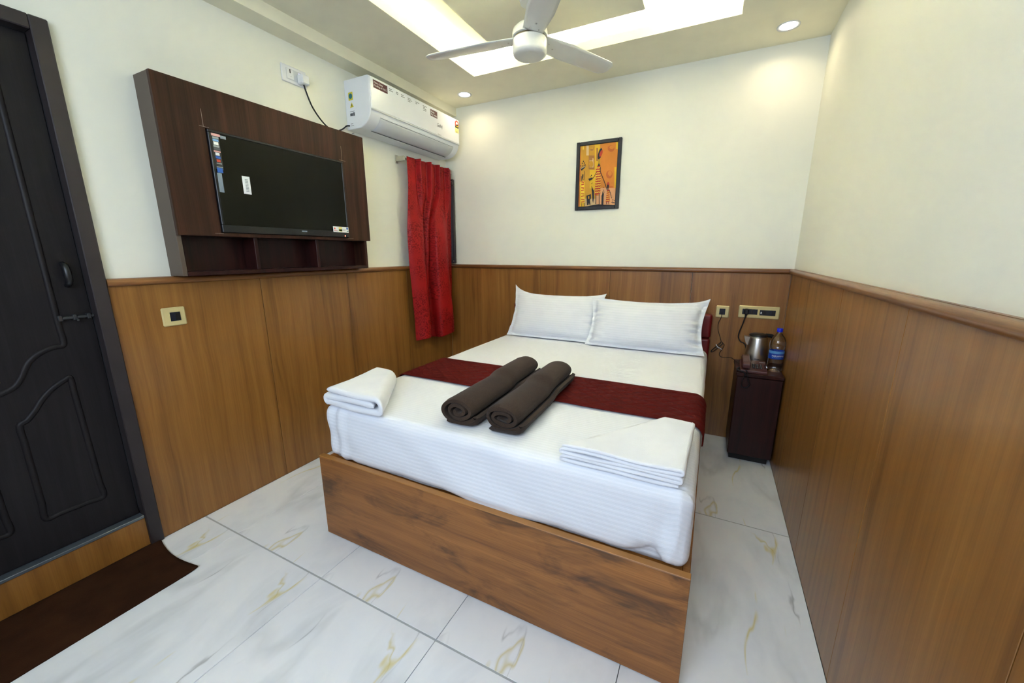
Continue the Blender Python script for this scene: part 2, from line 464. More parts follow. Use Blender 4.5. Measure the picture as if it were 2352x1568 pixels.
# wainscot: separate veneer sheets with fine joints, capped by a half-round rail
PZ = 1.19; g = .0011
xs = [0, .338, .921, 1.505, 2.083, W]
for a, b in zip(xs[:-1], xs[1:]): MB().box(a + g, b - g, 0, PT, 0, PZ, .0008).build('wainscot_panel', 'veneer', wb)
ys = [0, -.597, -1.18, -1.763, -2.384]
for a, b in zip(ys[:-1], ys[1:]): MB().box(-PT, 0, b + g, a - g, 0, PZ, .0008).build('wainscot_panel', 'veneer', wl)
MB().box(-PT, 0, YF, -3.106, 0, PZ, .0008).build('wainscot_panel', 'veneer', wl)
ys = [0, -.585, -1.17, -1.755, -2.34, -2.925, -3.51, YF]
for a, b in zip(ys[:-1], ys[1:]): MB().box(W, W + PT, b + g, a - g, 0, PZ, .0008).build('wainscot_panel', 'veneer', wr)
xs = [0, .6, 1.2, 1.8, 2.4, W]
for a, b in zip(xs[:-1], xs[1:]): MB().box(a + g, b - g, YF, YF + PT, 0, PZ, .0008).build('wainscot_panel', 'veneer', wf)
hr = [(0, 0)] + [(.019 * math.cos(a) ** .7 if math.cos(a) > 0 else 0, .0165 + .0155 * math.sin(a)) for a in np.linspace(-math.pi / 2, math.pi / 2, 13)] + [(0, .033)]
hr = [(-PT, 0)] + hr + [(-PT, .033)]
Z0 = DADO - .033
mb = MB().prism([(y, Z0 + z) for y, z in [(-a, b) for a, b in hr]], 0, 0, W); struct(mb, 'trim_1', 'railx', smooth=True, angle=50)
mb = MB().prism([(x, Z0 + z) for x, z in hr], 1, 0, -2.384); struct(mb, 'trim_2', 'rail', smooth=True, angle=50)
mb = MB().prism([(W - x, Z0 + z) for x, z in hr], 1, 0, YF); struct(mb, 'trim_3', 'rail', smooth=True, angle=50)

# ceiling: lowered border, open cove, slab above, hanging centre panel, boxed beam on the left wall
TX0, TX1, TY0, TY1 = .572, 2.226, -1.98, -.432
ZS = 2.65
mb = MB()
mb.box(-.02, TX0, YF, .02, ZC, ZC + .012); mb.box(TX1, W + .02, YF, .02, ZC, ZC + .012)
mb.box(TX0, TX1, TY1, .02, ZC, ZC + .012); mb.box(TX0, TX1, YF, TY0, ZC, ZC + .012)
mb.box(-.2, W + .2, YF - .1, .2, ZS, ZS + .1)
ce = struct(mb, 'ceiling', 'ceil')
LH = ZC + .055
lp = MB()
lp.box(TX0, TX0 + .012, TY0, TY1, ZC - .0005, LH); lp.build('cove_lip', 'ceil', ce)
MB().box(TX1 - .012, TX1, TY0, TY1, ZC - .0005, LH).build('cove_lip', 'ceil', ce)
MB().box(TX0 + .012, TX1 - .012, TY1 - .012, TY1, ZC - .0005, LH).build('cove_lip', 'ceil', ce)
MB().box(TX0 + .012, TX1 - .012, TY0, TY0 + .012, ZC - .0005, LH).build('cove_lip', 'ceil', ce)
d = .045; zz = ZC + .018
for q in ((TX0 - d, TX0 - d + .012, TY0, TY1), (TX1 + d - .012, TX1 + d, TY0, TY1), (TX0, TX1, TY1 + d - .012, TY1 + d), (TX0, TX1, TY0 - d, TY0 - d + .012)):
    MB().box(*q, zz, zz + .006).build('led_strip', 'cove', ce)
PX0, PX1, PY0, PY1, PZB = .945, 1.788, -1.60, -.79, 2.484
MB().box(PX0, PX1, PY0, PY1, PZB, ZS - .001).build('centre_panel', 'ceil', ce)
MB().box(-.02, .116, YF, .02, 2.459, ZC + .005).build('beam', 'ceil', ce)
# upper side boards of the cove so that no light leaks past it
mb = MB(); e = .13
zq = ZC + .006
mb.box(TX0 - e - .01, TX0 - e, TY0 - e, TY1 + e, zq, ZS); mb.box(TX1 + e, TX1 + e + .01, TY0 - e, TY1 + e, zq, ZS)
mb.box(TX0 - e, TX1 + e, TY1 + e, TY1 + e + .01, zq, ZS); mb.box(TX0 - e, TX1 + e, TY0 - e - .01, TY0 - e, zq, ZS)
mb.build('cove_board', 'ceil', ce)

# unseen window behind the camera, added and placed to carry the fill light
w2 = thing('added_window_2', (1.78, YF - .06, FZ0), kind='structure')
mb = MB(); f = .05
mb.box(FX0, FX1, YF - .09, YF - .04, FZ0, FZ0 + f); mb.box(FX0, FX1, YF - .09, YF - .04, FZ1 - f, FZ1)
mb.box(FX0, FX0 + f, YF - .09, YF - .04, FZ0 + f, FZ1 - f); mb.box(FX1 - f, FX1, YF - .09, YF - .04, FZ0 + f, FZ1 - f)
mb.box(1.755, 1.805, YF - .09, YF - .04, FZ0 + f, FZ1 - f)
mb.build('window_frame', 'doorframe', w2)

# window in the left wall behind the curtain
w1 = thing('window_1', (-.05, -.295, WZ0), kind='structure')
mb = MB(); f = .04
mb.box(-.10, -.05, WY0, WY1, WZ0, WZ0 + f); mb.box(-.10, -.05, WY0, WY1, WZ1 - f, WZ1)
mb.box(-.10, -.05, WY0, WY0 + f, WZ0 + f, WZ1 - f); mb.box(-.10, -.05, WY1 - f, WY1, WZ0 + f, WZ1 - f)
mb.build('window_frame', 'doorframe', w1)
MB().box(-.078, -.072, WY0 + f, WY1 - f, WZ0 + f, WZ1 - f).build('pane', 'glass', w1)
so = MB(); sx0, sx1, sz0, sz1 = -.045, .083, 1.229, 1.955
so.box(sx0, sx1, -.030, -.004, sz0, sz0 + .05, .004); so.box(sx0, sx1, -.030, -.004, sz1 - .05, sz1, .004)
so.box(sx1 - .05, sx1, -.030, -.004, sz0 + .05, sz1 - .05, .004); so.box(sx0, sx0 + .03, -.030, -.004, sz0 + .05, sz1 - .05, .004)
sash = so.build('sash', 'doorframe', w1, label='dark brown open window sash beside the curtain')
for zz in (sz1 - .02, sz0 + .02):
    MB().lathe([(.004, -.033), (.004, -.029)], (sx1 - .012, 0, zz), 10, axis=1).build('screw', 'nickel', sash)

# door
dr = thing('door_1', (0, -2.745, 0), kind='structure')
mb = MB(); fx0, fx1 = -.13, .016; fw = .048
mb.box(fx0, fx1, DY1 - fw, DY1 - .0005, 0, DZ1 - .0005, .003); mb.box(fx0, fx1, DY0 + .0005, DY0 + fw, 0, DZ1 - .0005, .003)
mb.box(fx0, fx1, DY0 + fw, DY1 - fw, DZ1 - fw, DZ1 - .0005, .003)
mb.build('door_frame', 'doorframe', dr)
LX = -.032
ly0, ly1, lz0, lz1 = DY0 + fw + .003, DY1 - fw - .003, .158, DZ1 - fw - .003
leaf = MB().box(LX - .035, LX, ly0, ly1, lz0, lz1, .002).build('door_leaf', 'door', dr)
def moulding(pts, name='moulding'):
    P = smoothpath([(LX - .004, y, z) for y, z in pts], 6, True)
    MB().tube(P, .011, 10, closed=True).build(name, 'door', leaf, smooth=True)
cy = -2.745
def line(a, b, n=5): return [(a[0] + (b[0] - a[0]) * k / n, a[1] + (b[1] - a[1]) * k / n) for k in range(n)]
half = [(-2.535, 1.96), (-2.535, .975), (-2.56, .970), (-2.591, .960), (-2.620, .941), (-2.641, .915), (-2.662, .872), (-2.683, .845), (-2.715, .829)]
right_ = line(half[0], half[1], 14) + half[1:]
full = right_ + [(cy, .824)] + [(2 * cy - y, z) for y, z in reversed(right_)]
full += line((2 * cy + 2.535, 1.96), (-2.535, 1.96), 8)[1:]
moulding(full)
lowr = [(-2.541, .845), (-2.541, .303)]
lo = line((-2.541, .838), (-2.533, .303), 8) + line((-2.533, .303), (-2.70, .305), 4) + line((-2.70, .305), (-2.697, .69), 6) + [(-2.697, .695), (-2.675, .712), (-2.650, .742), (-2.628, .775), (-2.606, .800), (-2.578, .822), (-2.555, .835)]
moulding(lo); moulding([(2 * cy - y, z) for y, z in lo])
# pull handle and tower bolt
mb = MB(); hy = -2.487
P = smoothpath([(LX, hy, 1.285), (LX + .028, hy, 1.275), (LX + .036, hy, 1.245), (LX + .03, hy, 1.212), (LX, hy, 1.200)], 6)
mb.tube(P, [.008 + .004 * math.sin(math.pi * i / (len(P) - 1)) for i in range(len(P))], 10)
mb.build('pull_handle', 'black', leaf, smooth=True, label='dark oval pull handle')
mb = MB(); mb.tube([(LX + .012, -2.535, 1.077), (LX + .012, -2.436, 1.077)], .0065, 10)
for y in (-2.53, -2.49, -2.45): mb.box(LX, LX + .020, y - .006, y + .006, 1.066, 1.088, .002)
mb.tube([(LX + .012, -2.487, 1.077), (LX + .030, -2.487, 1.066)], .004, 8)
mb.build('tower_bolt', plain('bolt_dark_steel', (70, 72, 74), .3, metal=.6), leaf, smooth=True, angle=40)
MB().box(-.075, .004, DY0 + fw, DY1 - fw, .143, .1565, .002).build('sill_strip', 'greyline', dr)
MB().box(-.12, -.001, DY0 + fw, DY1 - fw, 0, .143).build('threshold_board', 'veneer', dr)

# ------------------------------------------------------------------ lamps in the ceiling
def downlight(x, y, label):
    o = thing('downlight', (x, y, ZC), label=label, category='downlight', group='recessed ceiling downlights')
    MB().lathe([(.039, .001), (.046, -.0005), (.054, -.003), (.0545, -.0005), (.0545, .001)], (x, y, ZC - .001), 36, cap=False).build('trim_ring', 'white_plastic', o, smooth=True)
    MB().lathe([(.040, -.0012), (.040, .0)], (x, y, ZC - .001), 36).build('diffuser', 'lamp', o)
    l = area_light('downlight_lamp', (0, 0, -.004), (0, 0, 0), .08, .08, DOWN_POWER, DOWN_COL, 'DISK', 150); l.parent = o
downlight(.346, -.205, 'round white recessed downlight near the air conditioner corner')
downlight(2.445, -.205, 'round white recessed downlight near the right wall')

# ------------------------------------------------------------------ rounded, wrinkled cloth-covered block
def axis_samples(a, b, r, n, k=6):
    e = [r * (1 - math.cos(math.pi / 2 * i / k)) for i in range(k)]
    return [a + x for x in e] + list(np.linspace(a + r, b - r, n)) + [b - x for x in reversed(e)]
def rounded_block(x0, x1, y0, y1, z0, z1, r, nx, ny, nz, disp=None):
    X, Y, Z = axis_samples(x0, x1, r, nx), axis_samples(y0, y1, r, ny), axis_samples(z0, z1, r, nz)
    lo, hi = Vector((x0 + r, y0 + r, z0 + r)), Vector((x1 - r, y1 - r, z1 - r))
    mb = MB(); key = {}
    def vid(p):
        k = (round(p[0], 6), round(p[1], 6), round(p[2], 6))
        if k not in key:
            q = Vector(p); c = Vector([min(max(q[i], lo[i]), hi[i]) for i in range(3)]); d = q - c
            nrm = d.normalized() if d.length > 1e-9 else Vector((0, 0, 1))
            q = c + nrm * r
            if disp: q = disp(q, nrm)
            key[k] = len(mb.v); mb.v.append(tuple(q))
        return key[k]
    def face(A, B, fn, flip):
        for i in range(len(A) - 1):
            for j in range(len(B) - 1):
                q = [vid(fn(A[i], B[j])), vid(fn(A[i + 1], B[j])), vid(fn(A[i + 1], B[j + 1])), vid(fn(A[i], B[j + 1]))]
                mb.f.append(tuple(reversed(q)) if flip else tuple(q)); mb.mi.append(0)
    face(X, Y, lambda a, b: (a, b, z1), False); face(X, Y, lambda a, b: (a, b, z0), True)
    face(X, Z, lambda a, b: (a, y0, b), False); face(X, Z, lambda a, b: (a, y1, b), True)
    face(Y, Z, lambda a, b: (x0, a, b), True); face(Y, Z, lambda a, b: (x1, a, b), False)
    return mb
N3 = lambda x, y, z: mnoise.noise(Vector((x, y, z)))

# ------------------------------------------------------------------ bed
BX0, BX1, BY0 = .668, 2.243, -2.004
bed = thing('bed', (1.455, -1.0, 0), label='double bed with walnut footboard and red leatherette headboard', category='bed')
fb = MB(); fb.box(BX0, BX1, BY0, BY0 + .025, 0.004, .4075, .0015); footb = fb.build('footboard', 'walnut', bed, label='walnut laminate footboard with dark knots')
MB().box(BX0, BX1, BY0 - .0006, BY0 + .0256, .4075, .4115, .0012).build('edge_band', 'walnutedge', footb)
MB().box(BX0 + .002, BX0 + .024, BY0 + .026, -.07, 0.004, .387, .002).build('side_rail', 'walnut', bed)
MB().box(BX1 - .024, BX1 - .002, BY0 + .026, -.07, 0.004, .387, .002).build('side_rail', 'walnut', bed)
MB().box(BX0 + .025, BX1 - .025, BY0 + .026, -.07, .36, .387).build('platform', 'walnut', bed)
hb = MB().box(.712, 2.232, -.020, -.002, .05, .90).build('headboard', 'leather', bed, label='red leatherette padded headboard')
for za, zb_ in ((.10, .405), (.408, .735), (.738, .907)):
    def puff(q, n): return q
    rounded_block(.706, 2.238, -.068, -.019, za, zb_, .018, 12, 2, 4).build('padding', 'leather', hb, smooth=True)

def sheet_disp(q, n):
    x, y, z = q
    a = .0025 * N3(x * 2.2, y * 2.2, 1) + .0012 * N3(x * 9, y * 7, 3)
    if n.y < -.5:   # front drop: slanting drape folds
        a += .015 * N3(x * 2.1 + z * 4.2, z * 2.0 - x * .8, 7) + .008 * N3(x * 5 + z * 9, z * 4, 9)
        a += .006 * math.exp(-((x - .79) / .06) ** 2) * math.sin(x * 80)
        d = x - (2.165 + .03 * math.sin((z - .4) * 9))
        a += .008 * math.exp(-(d / .012) ** 2) - .012 * math.exp(-((d + .035) / .022) ** 2) * max(0, min(1, (.63 - z) / .1))
        a -= .012 * math.exp(-((x - 2.11) / .045) ** 2) * math.exp(-((z - .43) / .03) ** 2)
    if n.x > .5: a += .006 * N3(y * 5, z * 3, 2)
    q = q + n * a
    lowf = max(0, min(1, (.46 - z) / .05))
    if n.y < -.3:
        lift = .010 * max(0, 1 - (x - SX0) / .30) + .006 * max(0, N3(x * 4, 1, 5)) + .004 * max(0, N3(x * 19, 3, 8)) + .020 * math.exp(-((x - 2.12) / .05) ** 2)
        q.z += lowf * lift
        if q.z < .425: q.y = max(q.y, BY0 + .0265)
    return q
SX0, SX1, SY0, SY1, SZ1 = .700, 2.232, -1.978, -.074, .660
sheet = rounded_block(SX0, SX1, SY0, SY1, .393, SZ1, .042, 110, 110, 16, sheet_disp)
sh = sheet.build('bed_sheet', 'sheet', loc=(1.466, -1.02, .41), smooth=True, label='white satin-striped sheet wrapped over the bed mattress', category='bed sheet')
def make_pillow(name, cx, width, height, base, lean, T, seed, ear, label, tilt=0, ripple=.4):
    nu, nv = 64, 40; fl_ = .034
    ex = Vector((math.cos(tilt), 0, math.sin(tilt))); ev = Vector((-math.sin(tilt), math.sin(lean), math.cos(lean))).normalized(); en = Vector((0, -math.cos(lean), math.sin(lean)))
    O = Vector(base); hw, hh = width / 2, height / 2
    def core(u, v):
        a = max(0, 1 - abs(u) ** 2.6); b = max(0, 1 - abs(v) ** 2.4)
        return (a ** .48) * (b ** .48)
    mb = MB(); front = []; back = []
    us = np.linspace(-1, 1, nu + 1); vs_ = np.linspace(-1, 1, nv + 1)
    for u in us:
        fr, bk = [], []
        for v in vs_:
            X, Y = u * hw, v * hh
            cu, cv = X / (hw - fl_), Y / (hh - fl_ * .55)
            th = T * core(max(-1, min(1, cu)), max(-1, min(1, cv))) if abs(cu) < 1 and abs(cv) < 1 else 0
            # outline: sides pulled in between the corners, corners drawn out into ears
            X -= math.copysign(.022 * (1 - v * v), u) * abs(u) ** 6
            Y -= math.copysign(.024 * (1 - u * u) ** .8, v) * abs(v) ** 6 if v > 0 else 0
            Y += ear[0] * max(0, v) ** 3 * max(0, -u) ** 6 + ear[1] * max(0, v) ** 3 * max(0, u) ** 6
            X += -.012 * max(0, -u) ** 4 * v * v + .012 * max(0, u) ** 4 * v * v
            edge = max(0, abs(cu) - .72)
            wr = ripple * .034 * min(edge, .2) / .2 * N3(u * 2.5 + seed, v * 6.5, seed) * (1 if abs(cu) < 1 else .7)
            wr += .007 * N3(u * 3, v * 2.5, seed + 4) + .003 * N3(u * 9, v * 6, seed)
            b = O + ex * X + ev * (Y + hh)
            fr.append(b + en * (th * .95 + .0018 + wr)); bk.append(b + en * (-th * .75 - .0018 + wr * .4))
        front.append(fr); back.append(bk)
    mb.grid(front, flip=False); mb.grid(back, flip=True)
    # close the rim
    n = nu + 1; m = nv + 1; o2 = n * m
    rim = [(i, 0) for i in range(n)] + [(n - 1, j) for j in range(1, m)] + [(i, m - 1) for i in range(n - 2, -1, -1)] + [(0, j) for j in range(m - 2, 0, -1)]
    for k in range(len(rim)):
        a, b = rim[k], rim[(k + 1) % len(rim)]
        ia, ib = a[0] * m + a[1], b[0] * m + b[1]
        mb.f.append((ia, ia + o2, ib + o2, ib)); mb.mi.append(0)
    return mb.build(name, 'pillow', loc=base, smooth=True, angle=70, label=label, category='pillow', group='pillows against the headboard')
make_pillow('pillow', 1.12, .745, .375, (1.128, -.275, .669), .42, .082, 2.3, (.055, .012), 'left of two white pillows, its upper left corner standing up', ripple=.35)
make_pillow('pillow', 1.81, .775, .365, (1.815, -.325, .667), .40, .090, 8.1, (.0, .022), 'right of two white pillows, overlapping the other one', ripple=.75)

# quilted runner across the bed
RY0, RY1 = -1.492, -1.108
def runner():
    off = .0065; r = .042 + off; pts = []
    xa, xb, zt = SX0 - off, SX1 + off, SZ1 + off
    def seg(p, q, n): return [(p[0] + (q[0] - p[0]) * k / n, p[1] + (q[1] - p[1]) * k / n) for k in range(n)]
    pts += seg((xa, .575), (xa, zt - r), 8)
    pts += [(xa + r - r * math.cos(a), zt - r + r * math.sin(a)) for a in np.linspace(0, math.pi / 2, 12)[:-1]]
    pts += seg((xa + r, zt), (xb - r, zt), 210)
    pts += [(xb - r + r * math.sin(a), zt - r + r * math.cos(a)) for a in np.linspace(0, math.pi / 2, 12)]
    pts += seg((xb, zt - r), (xb - .001, .585), 10)[1:] + [(xb - .001, .585)]
    L = [0]
    for a, b in zip(pts[:-1], pts[1:]): L.append(L[-1] + math.hypot(b[0] - a[0], b[1] - a[1]))
    nrm = []
    for i in range(len(pts)):
        a, b = pts[max(0, i - 1)], pts[min(len(pts) - 1, i + 1)]; dx, dz = b[0] - a[0], b[1] - a[1]; l = math.hypot(dx, dz); nrm.append((-dz / l, dx / l))
    ny = 62; P = []
    for i, (x, z) in enumerate(pts):
        row = []
        for j in range(ny + 1):
            v = j / ny; y = RY0 + (RY1 - RY0) * v + .006 * N3(x * 3, v * 2, 4) * (1 if v < .1 or v > .9 else 0)
            w = (y - RY0); p = .078; q = 1.25
            d = min(abs(((L[i] * 1.0 + w * q) / p) % 1 - .5), abs(((L[i] * 1.0 - w * q) / p) % 1 - .5)) * p
            h = .0042 * (1 - math.exp(-(d / .0065) ** 2)) + .0016 * N3(L[i] * 30, w * 30, 1)
            e = min(v, 1 - v) * (RY1 - RY0)
            if e < .012: h = .0035 * (e / .012) ** .5 + .0005
            elif e < .017: h *= .3
            row.append((x + nrm[i][0] * h, y, z + nrm[i][1] * h))
        P.append(row)
    mb = MB().grid(P, flip=True)
    return mb.build('bed_runner', 'runner', loc=(1.466, -1.3, .66), smooth=True, label='dark red quilted runner laid across the bed', category='bed runner')
solid(runner(), .003, -1)

# two rolled fleece blankets
def blanket(cx, y0, y1, a, b, turns, seed, label, dx):
    n = int(turns * 34); th = .0165
    def base_at(y):
        f = max(0, min(1, (y - RY0 + .05) / .05)) * max(0, min(1, (RY1 + .05 - y) / .05)); return SZ1 + .0035 + .0125 * f
    def radius(k): return 1 - .80 * (k / n)
    ang0 = -.35
    mid = []
    for k in range(n + 1):
        f = radius(k); ang = ang0 - 2 * math.pi * turns * k / n
        wob = 1 + .05 * math.sin(3 * ang + seed) * (k / n)
        x = (a - th / 2) * f * wob * math.cos(ang); z = (b - th / 2) * f * wob * math.sin(ang) * (1 - .12 * k / n)
        mid.append((x, z))
    # tail lying flat on the bed
    tail = [(mid[0][0] * .2 - .075, -b + th * .55), (-.03, -b + th * .5), (.03, -b + th * .55), (a * .72, -b + th * .9)]
    path = [Vector((x, 0, z)) for x, z in tail] + [Vector((x, 0, z)) for x, z in mid]
    path = smoothpath(path, 2)
    lo_, hi_ = [], []
    for i, p in enumerate(path):
        t = (path[min(i + 1, len(path) - 1)] - path[max(i - 1, 0)]); t.normalize()
        nr = Vector((-t.z, 0, t.x)); e = th / 2 * .92
        if i in (0, len(path) - 1): e *= .5
        lo_.append(p - nr * e); hi_.append(p + nr * e)
    prof = lo_ + hi_[::-1]
    ny = 26; P = []
    for j in range(ny + 1):
        v = j / ny; row = []; y = y0 + (y1 - y0) * v
        tp = min(v, 1 - v) * (y1 - y0)
        sc = (1 - .07 * math.exp(-(tp / .010) ** 2)) * (1 - .05 * v)
        for i, p in enumerate(prof):
            wr = 1 + .018 * N3(v * 6 + seed, p.x * 9, p.z * 9 + seed) + .012 * N3(v * 17, p.x * 14, seed)
            yy = y + (.010 * N3(i * .05, seed, 0) if j in (0, ny) else 0) + (.004 * math.sin(i * .11 + seed) if j in (0, ny) else 0)
            row.append((cx + dx * v + p.x * sc * wr, yy, max(base_at(y) - .0005, base_at(y) + b + p.z * sc * wr)))
        P.append(row)
    mb = MB(); m = len(prof)
    vs = [q for row in P for q in row]; fs = []
    for j in range(ny):
        for i in range(m):
            k = (i + 1) % m; fs.append((j * m + i, j * m + k, (j + 1) * m + k, (j + 1) * m + i))
    h = len(lo_)
    for j in (0, ny):
        for i in range(h - 1):
            q = (j * m + i, j * m + i + 1, j * m + (m - 2 - i), j * m + (m - 1 - i)); fs.append(q if j else tuple(reversed(q)))
    mb.add(vs, fs)
    o = thing('blanket', (cx, (y0 + y1) / 2, SZ1), label=label, category='blanket', group='rolled brown blankets on the bed')
    mb.build('roll', 'blanket', o, smooth=True, angle=60)
    return o
blanket(1.383, -1.905, -1.225, .0925, .062, 2.45, 1.0, 'left of two dark brown fleece blanket rolls on the bed', -.012)
blanket(1.571, -1.885, -1.225, .0915, .062, 2.45, 5.0, 'right of two dark brown fleece blanket rolls on the bed', -.012)

# folded towels
def folded_towel(name, layers, th, near, far, y0, y1, label, zb, seed, ny=20, sag=0, wav=.003):
    """one cloth strip folded back and forth; layers = [(left, right)] as fractions from bottom to top, near/far = (x0,x1) of the footprint"""
    gap = .0012; P = []
    vv = [0, .004, .012, .025, .045] + list(np.linspace(.08, .92, 16)) + [.955, .975, .988, .996, 1]; ny = len(vv) - 1
    for j in range(ny + 1):
        v = vv[j]
        x0 = near[0] + (far[0] - near[0]) * v; x1 = near[1] + (far[1] - near[1]) * v; w = x1 - x0
        path = []
        d = layers['dir']
        for k, (a, b) in enumerate(layers['runs']):
            zc = zb + th * (layers['lev'][k] + .5) + gap * layers['lev'][k]
            aa, bb = x0 + a * w, x0 + b * w
            for t in np.linspace(0, 1, 15):
                xx = aa + (bb - aa) * t
                path.append(Vector((xx, 0, zc + wav * N3(xx * 6, v * 2, seed + k) + sag * (t if k else 0))))
            if k < len(layers['runs']) - 1:
                z2 = zb + th * (layers['lev'][k + 1] + .5) + gap * layers['lev'][k + 1]
                rr = (z2 - zc) / 2; sg = 1 if bb > aa else -1
                nb = x0 + layers['runs'][k + 1][0] * w
                for t in np.linspace(-math.pi / 2, math.pi / 2, 9)[1:-1]:
                    path.append(Vector(((bb + nb) / 2 + sg * abs(rr) * .95 * math.cos(t), 0, (zc + z2) / 2 + rr * math.sin(t))))
        lo_, hi_ = [], []
        ed = min(v, 1 - v) * abs(y1 - y0) / (th * .5); endf = max(.25, math.sqrt(max(0, 1 - (1 - min(1, ed)) ** 2)))
        for i, p in enumerate(path):
            t = path[min(i + 1, len(path) - 1)] - path[max(i - 1, 0)]; t.normalize(); nr = Vector((-t.z, 0, t.x)); e = th * .5 * endf
            if i in (0, len(path) - 1): e *= .55
            lo_.append(p - nr * e); hi_.append(p + nr * e)
        prof = lo_ + hi_[::-1]
        tp = min(v, 1 - v) * abs(y1 - y0); rnd = .0
        row = []
        for i, p in enumerate(prof):
            yy = y0 + (y1 - y0) * v + (.004 * N3(p.x * 8, p.z * 60, seed) if j in (0, ny) else 0)
            row.append((p.x + .004 * N3(v * 5, p.z * 20, seed + 3), yy, max(p.z, zb)))
        P.append(row)
    m = len(P[0]); vs = [q for r in P for q in r]; fs = []
    for j in range(ny):
        for i in range(m): k = (i + 1) % m; fs.append((j * m + i, j * m + k, (j + 1) * m + k, (j + 1) * m + i))
    h = m // 2
    for j in (0, ny):
        for i in range(h - 1):
            q = (j * m + i, j * m + i + 1, j * m + (m - 2 - i), j * m + (m - 1 - i)); fs.append(q if j else tuple(reversed(q)))
    mb = MB().add(vs, fs)
    return mb.build(name, 'terry', loc=((near[0] + near[1]) / 2, (y0 + y1) / 2, zb), smooth=True, angle=75, label=label, category='towel', group='folded white towels on the bed corners')
folded_towel('towel', dict(dir=1, runs=[(.90, .08), (.07, .93), (.93, .10)], lev=[1, 0, 2]), .0285, (.718, 1.062), (.712, .815), -1.990, -1.660,
             'thick folded white towel on the left front corner of the bed', SZ1 + .003, 3, wav=.006)
folded_towel('towel', dict(dir=1, runs=[(.97, .03), (.02, .97), (.97, .01), (.03, .975), (.97, .02)], lev=[0, 1, 2, 3, 4]), .0115, (1.825, 2.196), (2.10, 2.200), -1.972, -1.600,
             'thin folded white towel on the right front corner of the bed', SZ1 + .003, 11, wav=.007)

# ------------------------------------------------------------------ doormat
P = []
for i in range(25):
    u = i / 24; row = []
    for j in range(41):
        v = j / 40; y = -3.12 + (3.12 - 2.398) * v; x = .008 + .352 * u
        y2 = y - .020 * math.sin(math.pi * u) * v ** 6 - .012 * u * v ** 6 + .0
        z = .0085 + .0008 * N3(x * 40, y * 40, 2) + .006 * max(0, v - .94) / .06 * u * u
        row.append((x + .006 * N3(2, y * 2, 1) * u, y2, z))
    P.append(row)
dm = MB().grid(P, flip=False).build('doormat', 'mat', loc=(.18, -2.75, 0), smooth=True, label='plain dark brown doormat lying before the door step', category='doormat'); solid(dm, .008, -1)

# ------------------------------------------------------------------ wall-hung TV unit
UX, UY0, UY1, UZ0, UZ1 = .119, -2.156, -1.064, 1.222, 2.043
un = thing('tv_unit', (0, (UY0 + UY1) / 2, UZ0), label='dark wenge wall-hung panel unit with three open niches', category='tv unit')
bk = -PT + .0005; pz = 1.401; TYA, TYB, TZA, TZB = -1.979, -1.246, 1.4195, 1.866
mb = MB(); px0 = UX - .018; tg = .0025
mb.box(px0, UX, UY0, TYA - tg, pz, UZ1); mb.box(px0, UX, TYB + tg, UY1, pz, UZ1); mb.box(px0, UX, TYA - tg, TYB + tg, TZB + tg, UZ1); mb.box(px0, UX, TYA - tg, TYB + tg, pz, TZA - tg)
mb.build('front_panel', 'wenge', un)
MB().box(bk, px0 - .0005, UY0, UY0 + .018, UZ0, UZ1, .001).build('side_panel', 'wengeedge', un, label='grey-brown side panel')
MB().box(bk, px0 - .0005, UY1 - .034, UY1 - .016, UZ0, pz, .001).build('side_panel', 'wenge', un)
MB().box(bk, px0 - .0005, UY1 - .018, UY1, pz, UZ1, .001).build('side_panel', 'wenge', un)
MB().box(bk, px0 - .0005, UY0 + .018, UY1 - .018, UZ1 - .018, UZ1, .001).build('top_board', 'wenge', un)
MB().box(bk, px0 + .004, UY0 + .018, UY1 - .034, UZ0, UZ0 + .018, .001).build('bottom_board', 'redwood', un)
MB().box(bk, px0 - .0005, UY0 + .018, UY1 - .034, pz - .002, pz + .014).build('niche_top', 'redwood', un)
MB().box(bk, bk + .008, UY0 + .018, UY1 - .034, UZ0 + .018, pz - .002).build('niche_back', 'redwood', un)
for y in (-1.815, -1.458): MB().box(bk + .008, px0 - .003, y - .009, y + .009, UZ0 + .018, pz - .002, .001).build('divider', 'redwood', un)
for q in ((-1.988, -1.9865, 1.874, 1.946), (-2.004, -1.965, 1.8735, 1.875), (-1.2415, -1.240, 1.874, 1.955), (-1.262, -1.215, 1.8735, 1.875), (-2.01, -1.972, 1.4125, 1.4138), (-1.25, -1.205, 1.4125, 1.4138)):
    MB().box(UX - .0005, UX + .0004, *q).build('scribe_line', 'pencil', un)

# television let into the panel
tv = thing('television', (.1, (TYA + TYB) / 2, TZA), label='black flat television with stickers set into the wenge panel', category='television')
mb = MB(); tx = .131; bz = .011
mb.box(.06, tx, TYA, TYB, TZA, TZA + .034, .002); mb.box(.06, tx, TYA, TYB, TZB - bz, TZB, .002)
mb.box(.06, tx, TYA, TYA + bz, TZA + .034, TZB - bz, .002); mb.box(.06, tx, TYB - bz, TYB, TZA + .034, TZB - bz, .002)
mb.box(.055, .07, TYA + .01, TYB - .01, TZA + .01, TZB - .01)
mb.build('bezel', 'black', tv)
MB().box(.070, tx - .003, TYA + bz, TYB - bz, TZA + .034, TZB - bz).build('screen', 'screen', tv, label='dark glossy screen')
sxf = tx - .0028
def tvpatch(name, y0, y1, z0, z1, mat, x=sxf, parent=tv): return MB().box(x, x + .0007, y0, y1, z0, z1).build(name, mat, parent)
st = tvpatch('feature_sticker', TYA + .0115, TYA + .044, 1.700, 1.853, plain('clear_grey_sticker', (44, 46, 48), .3), sxf)
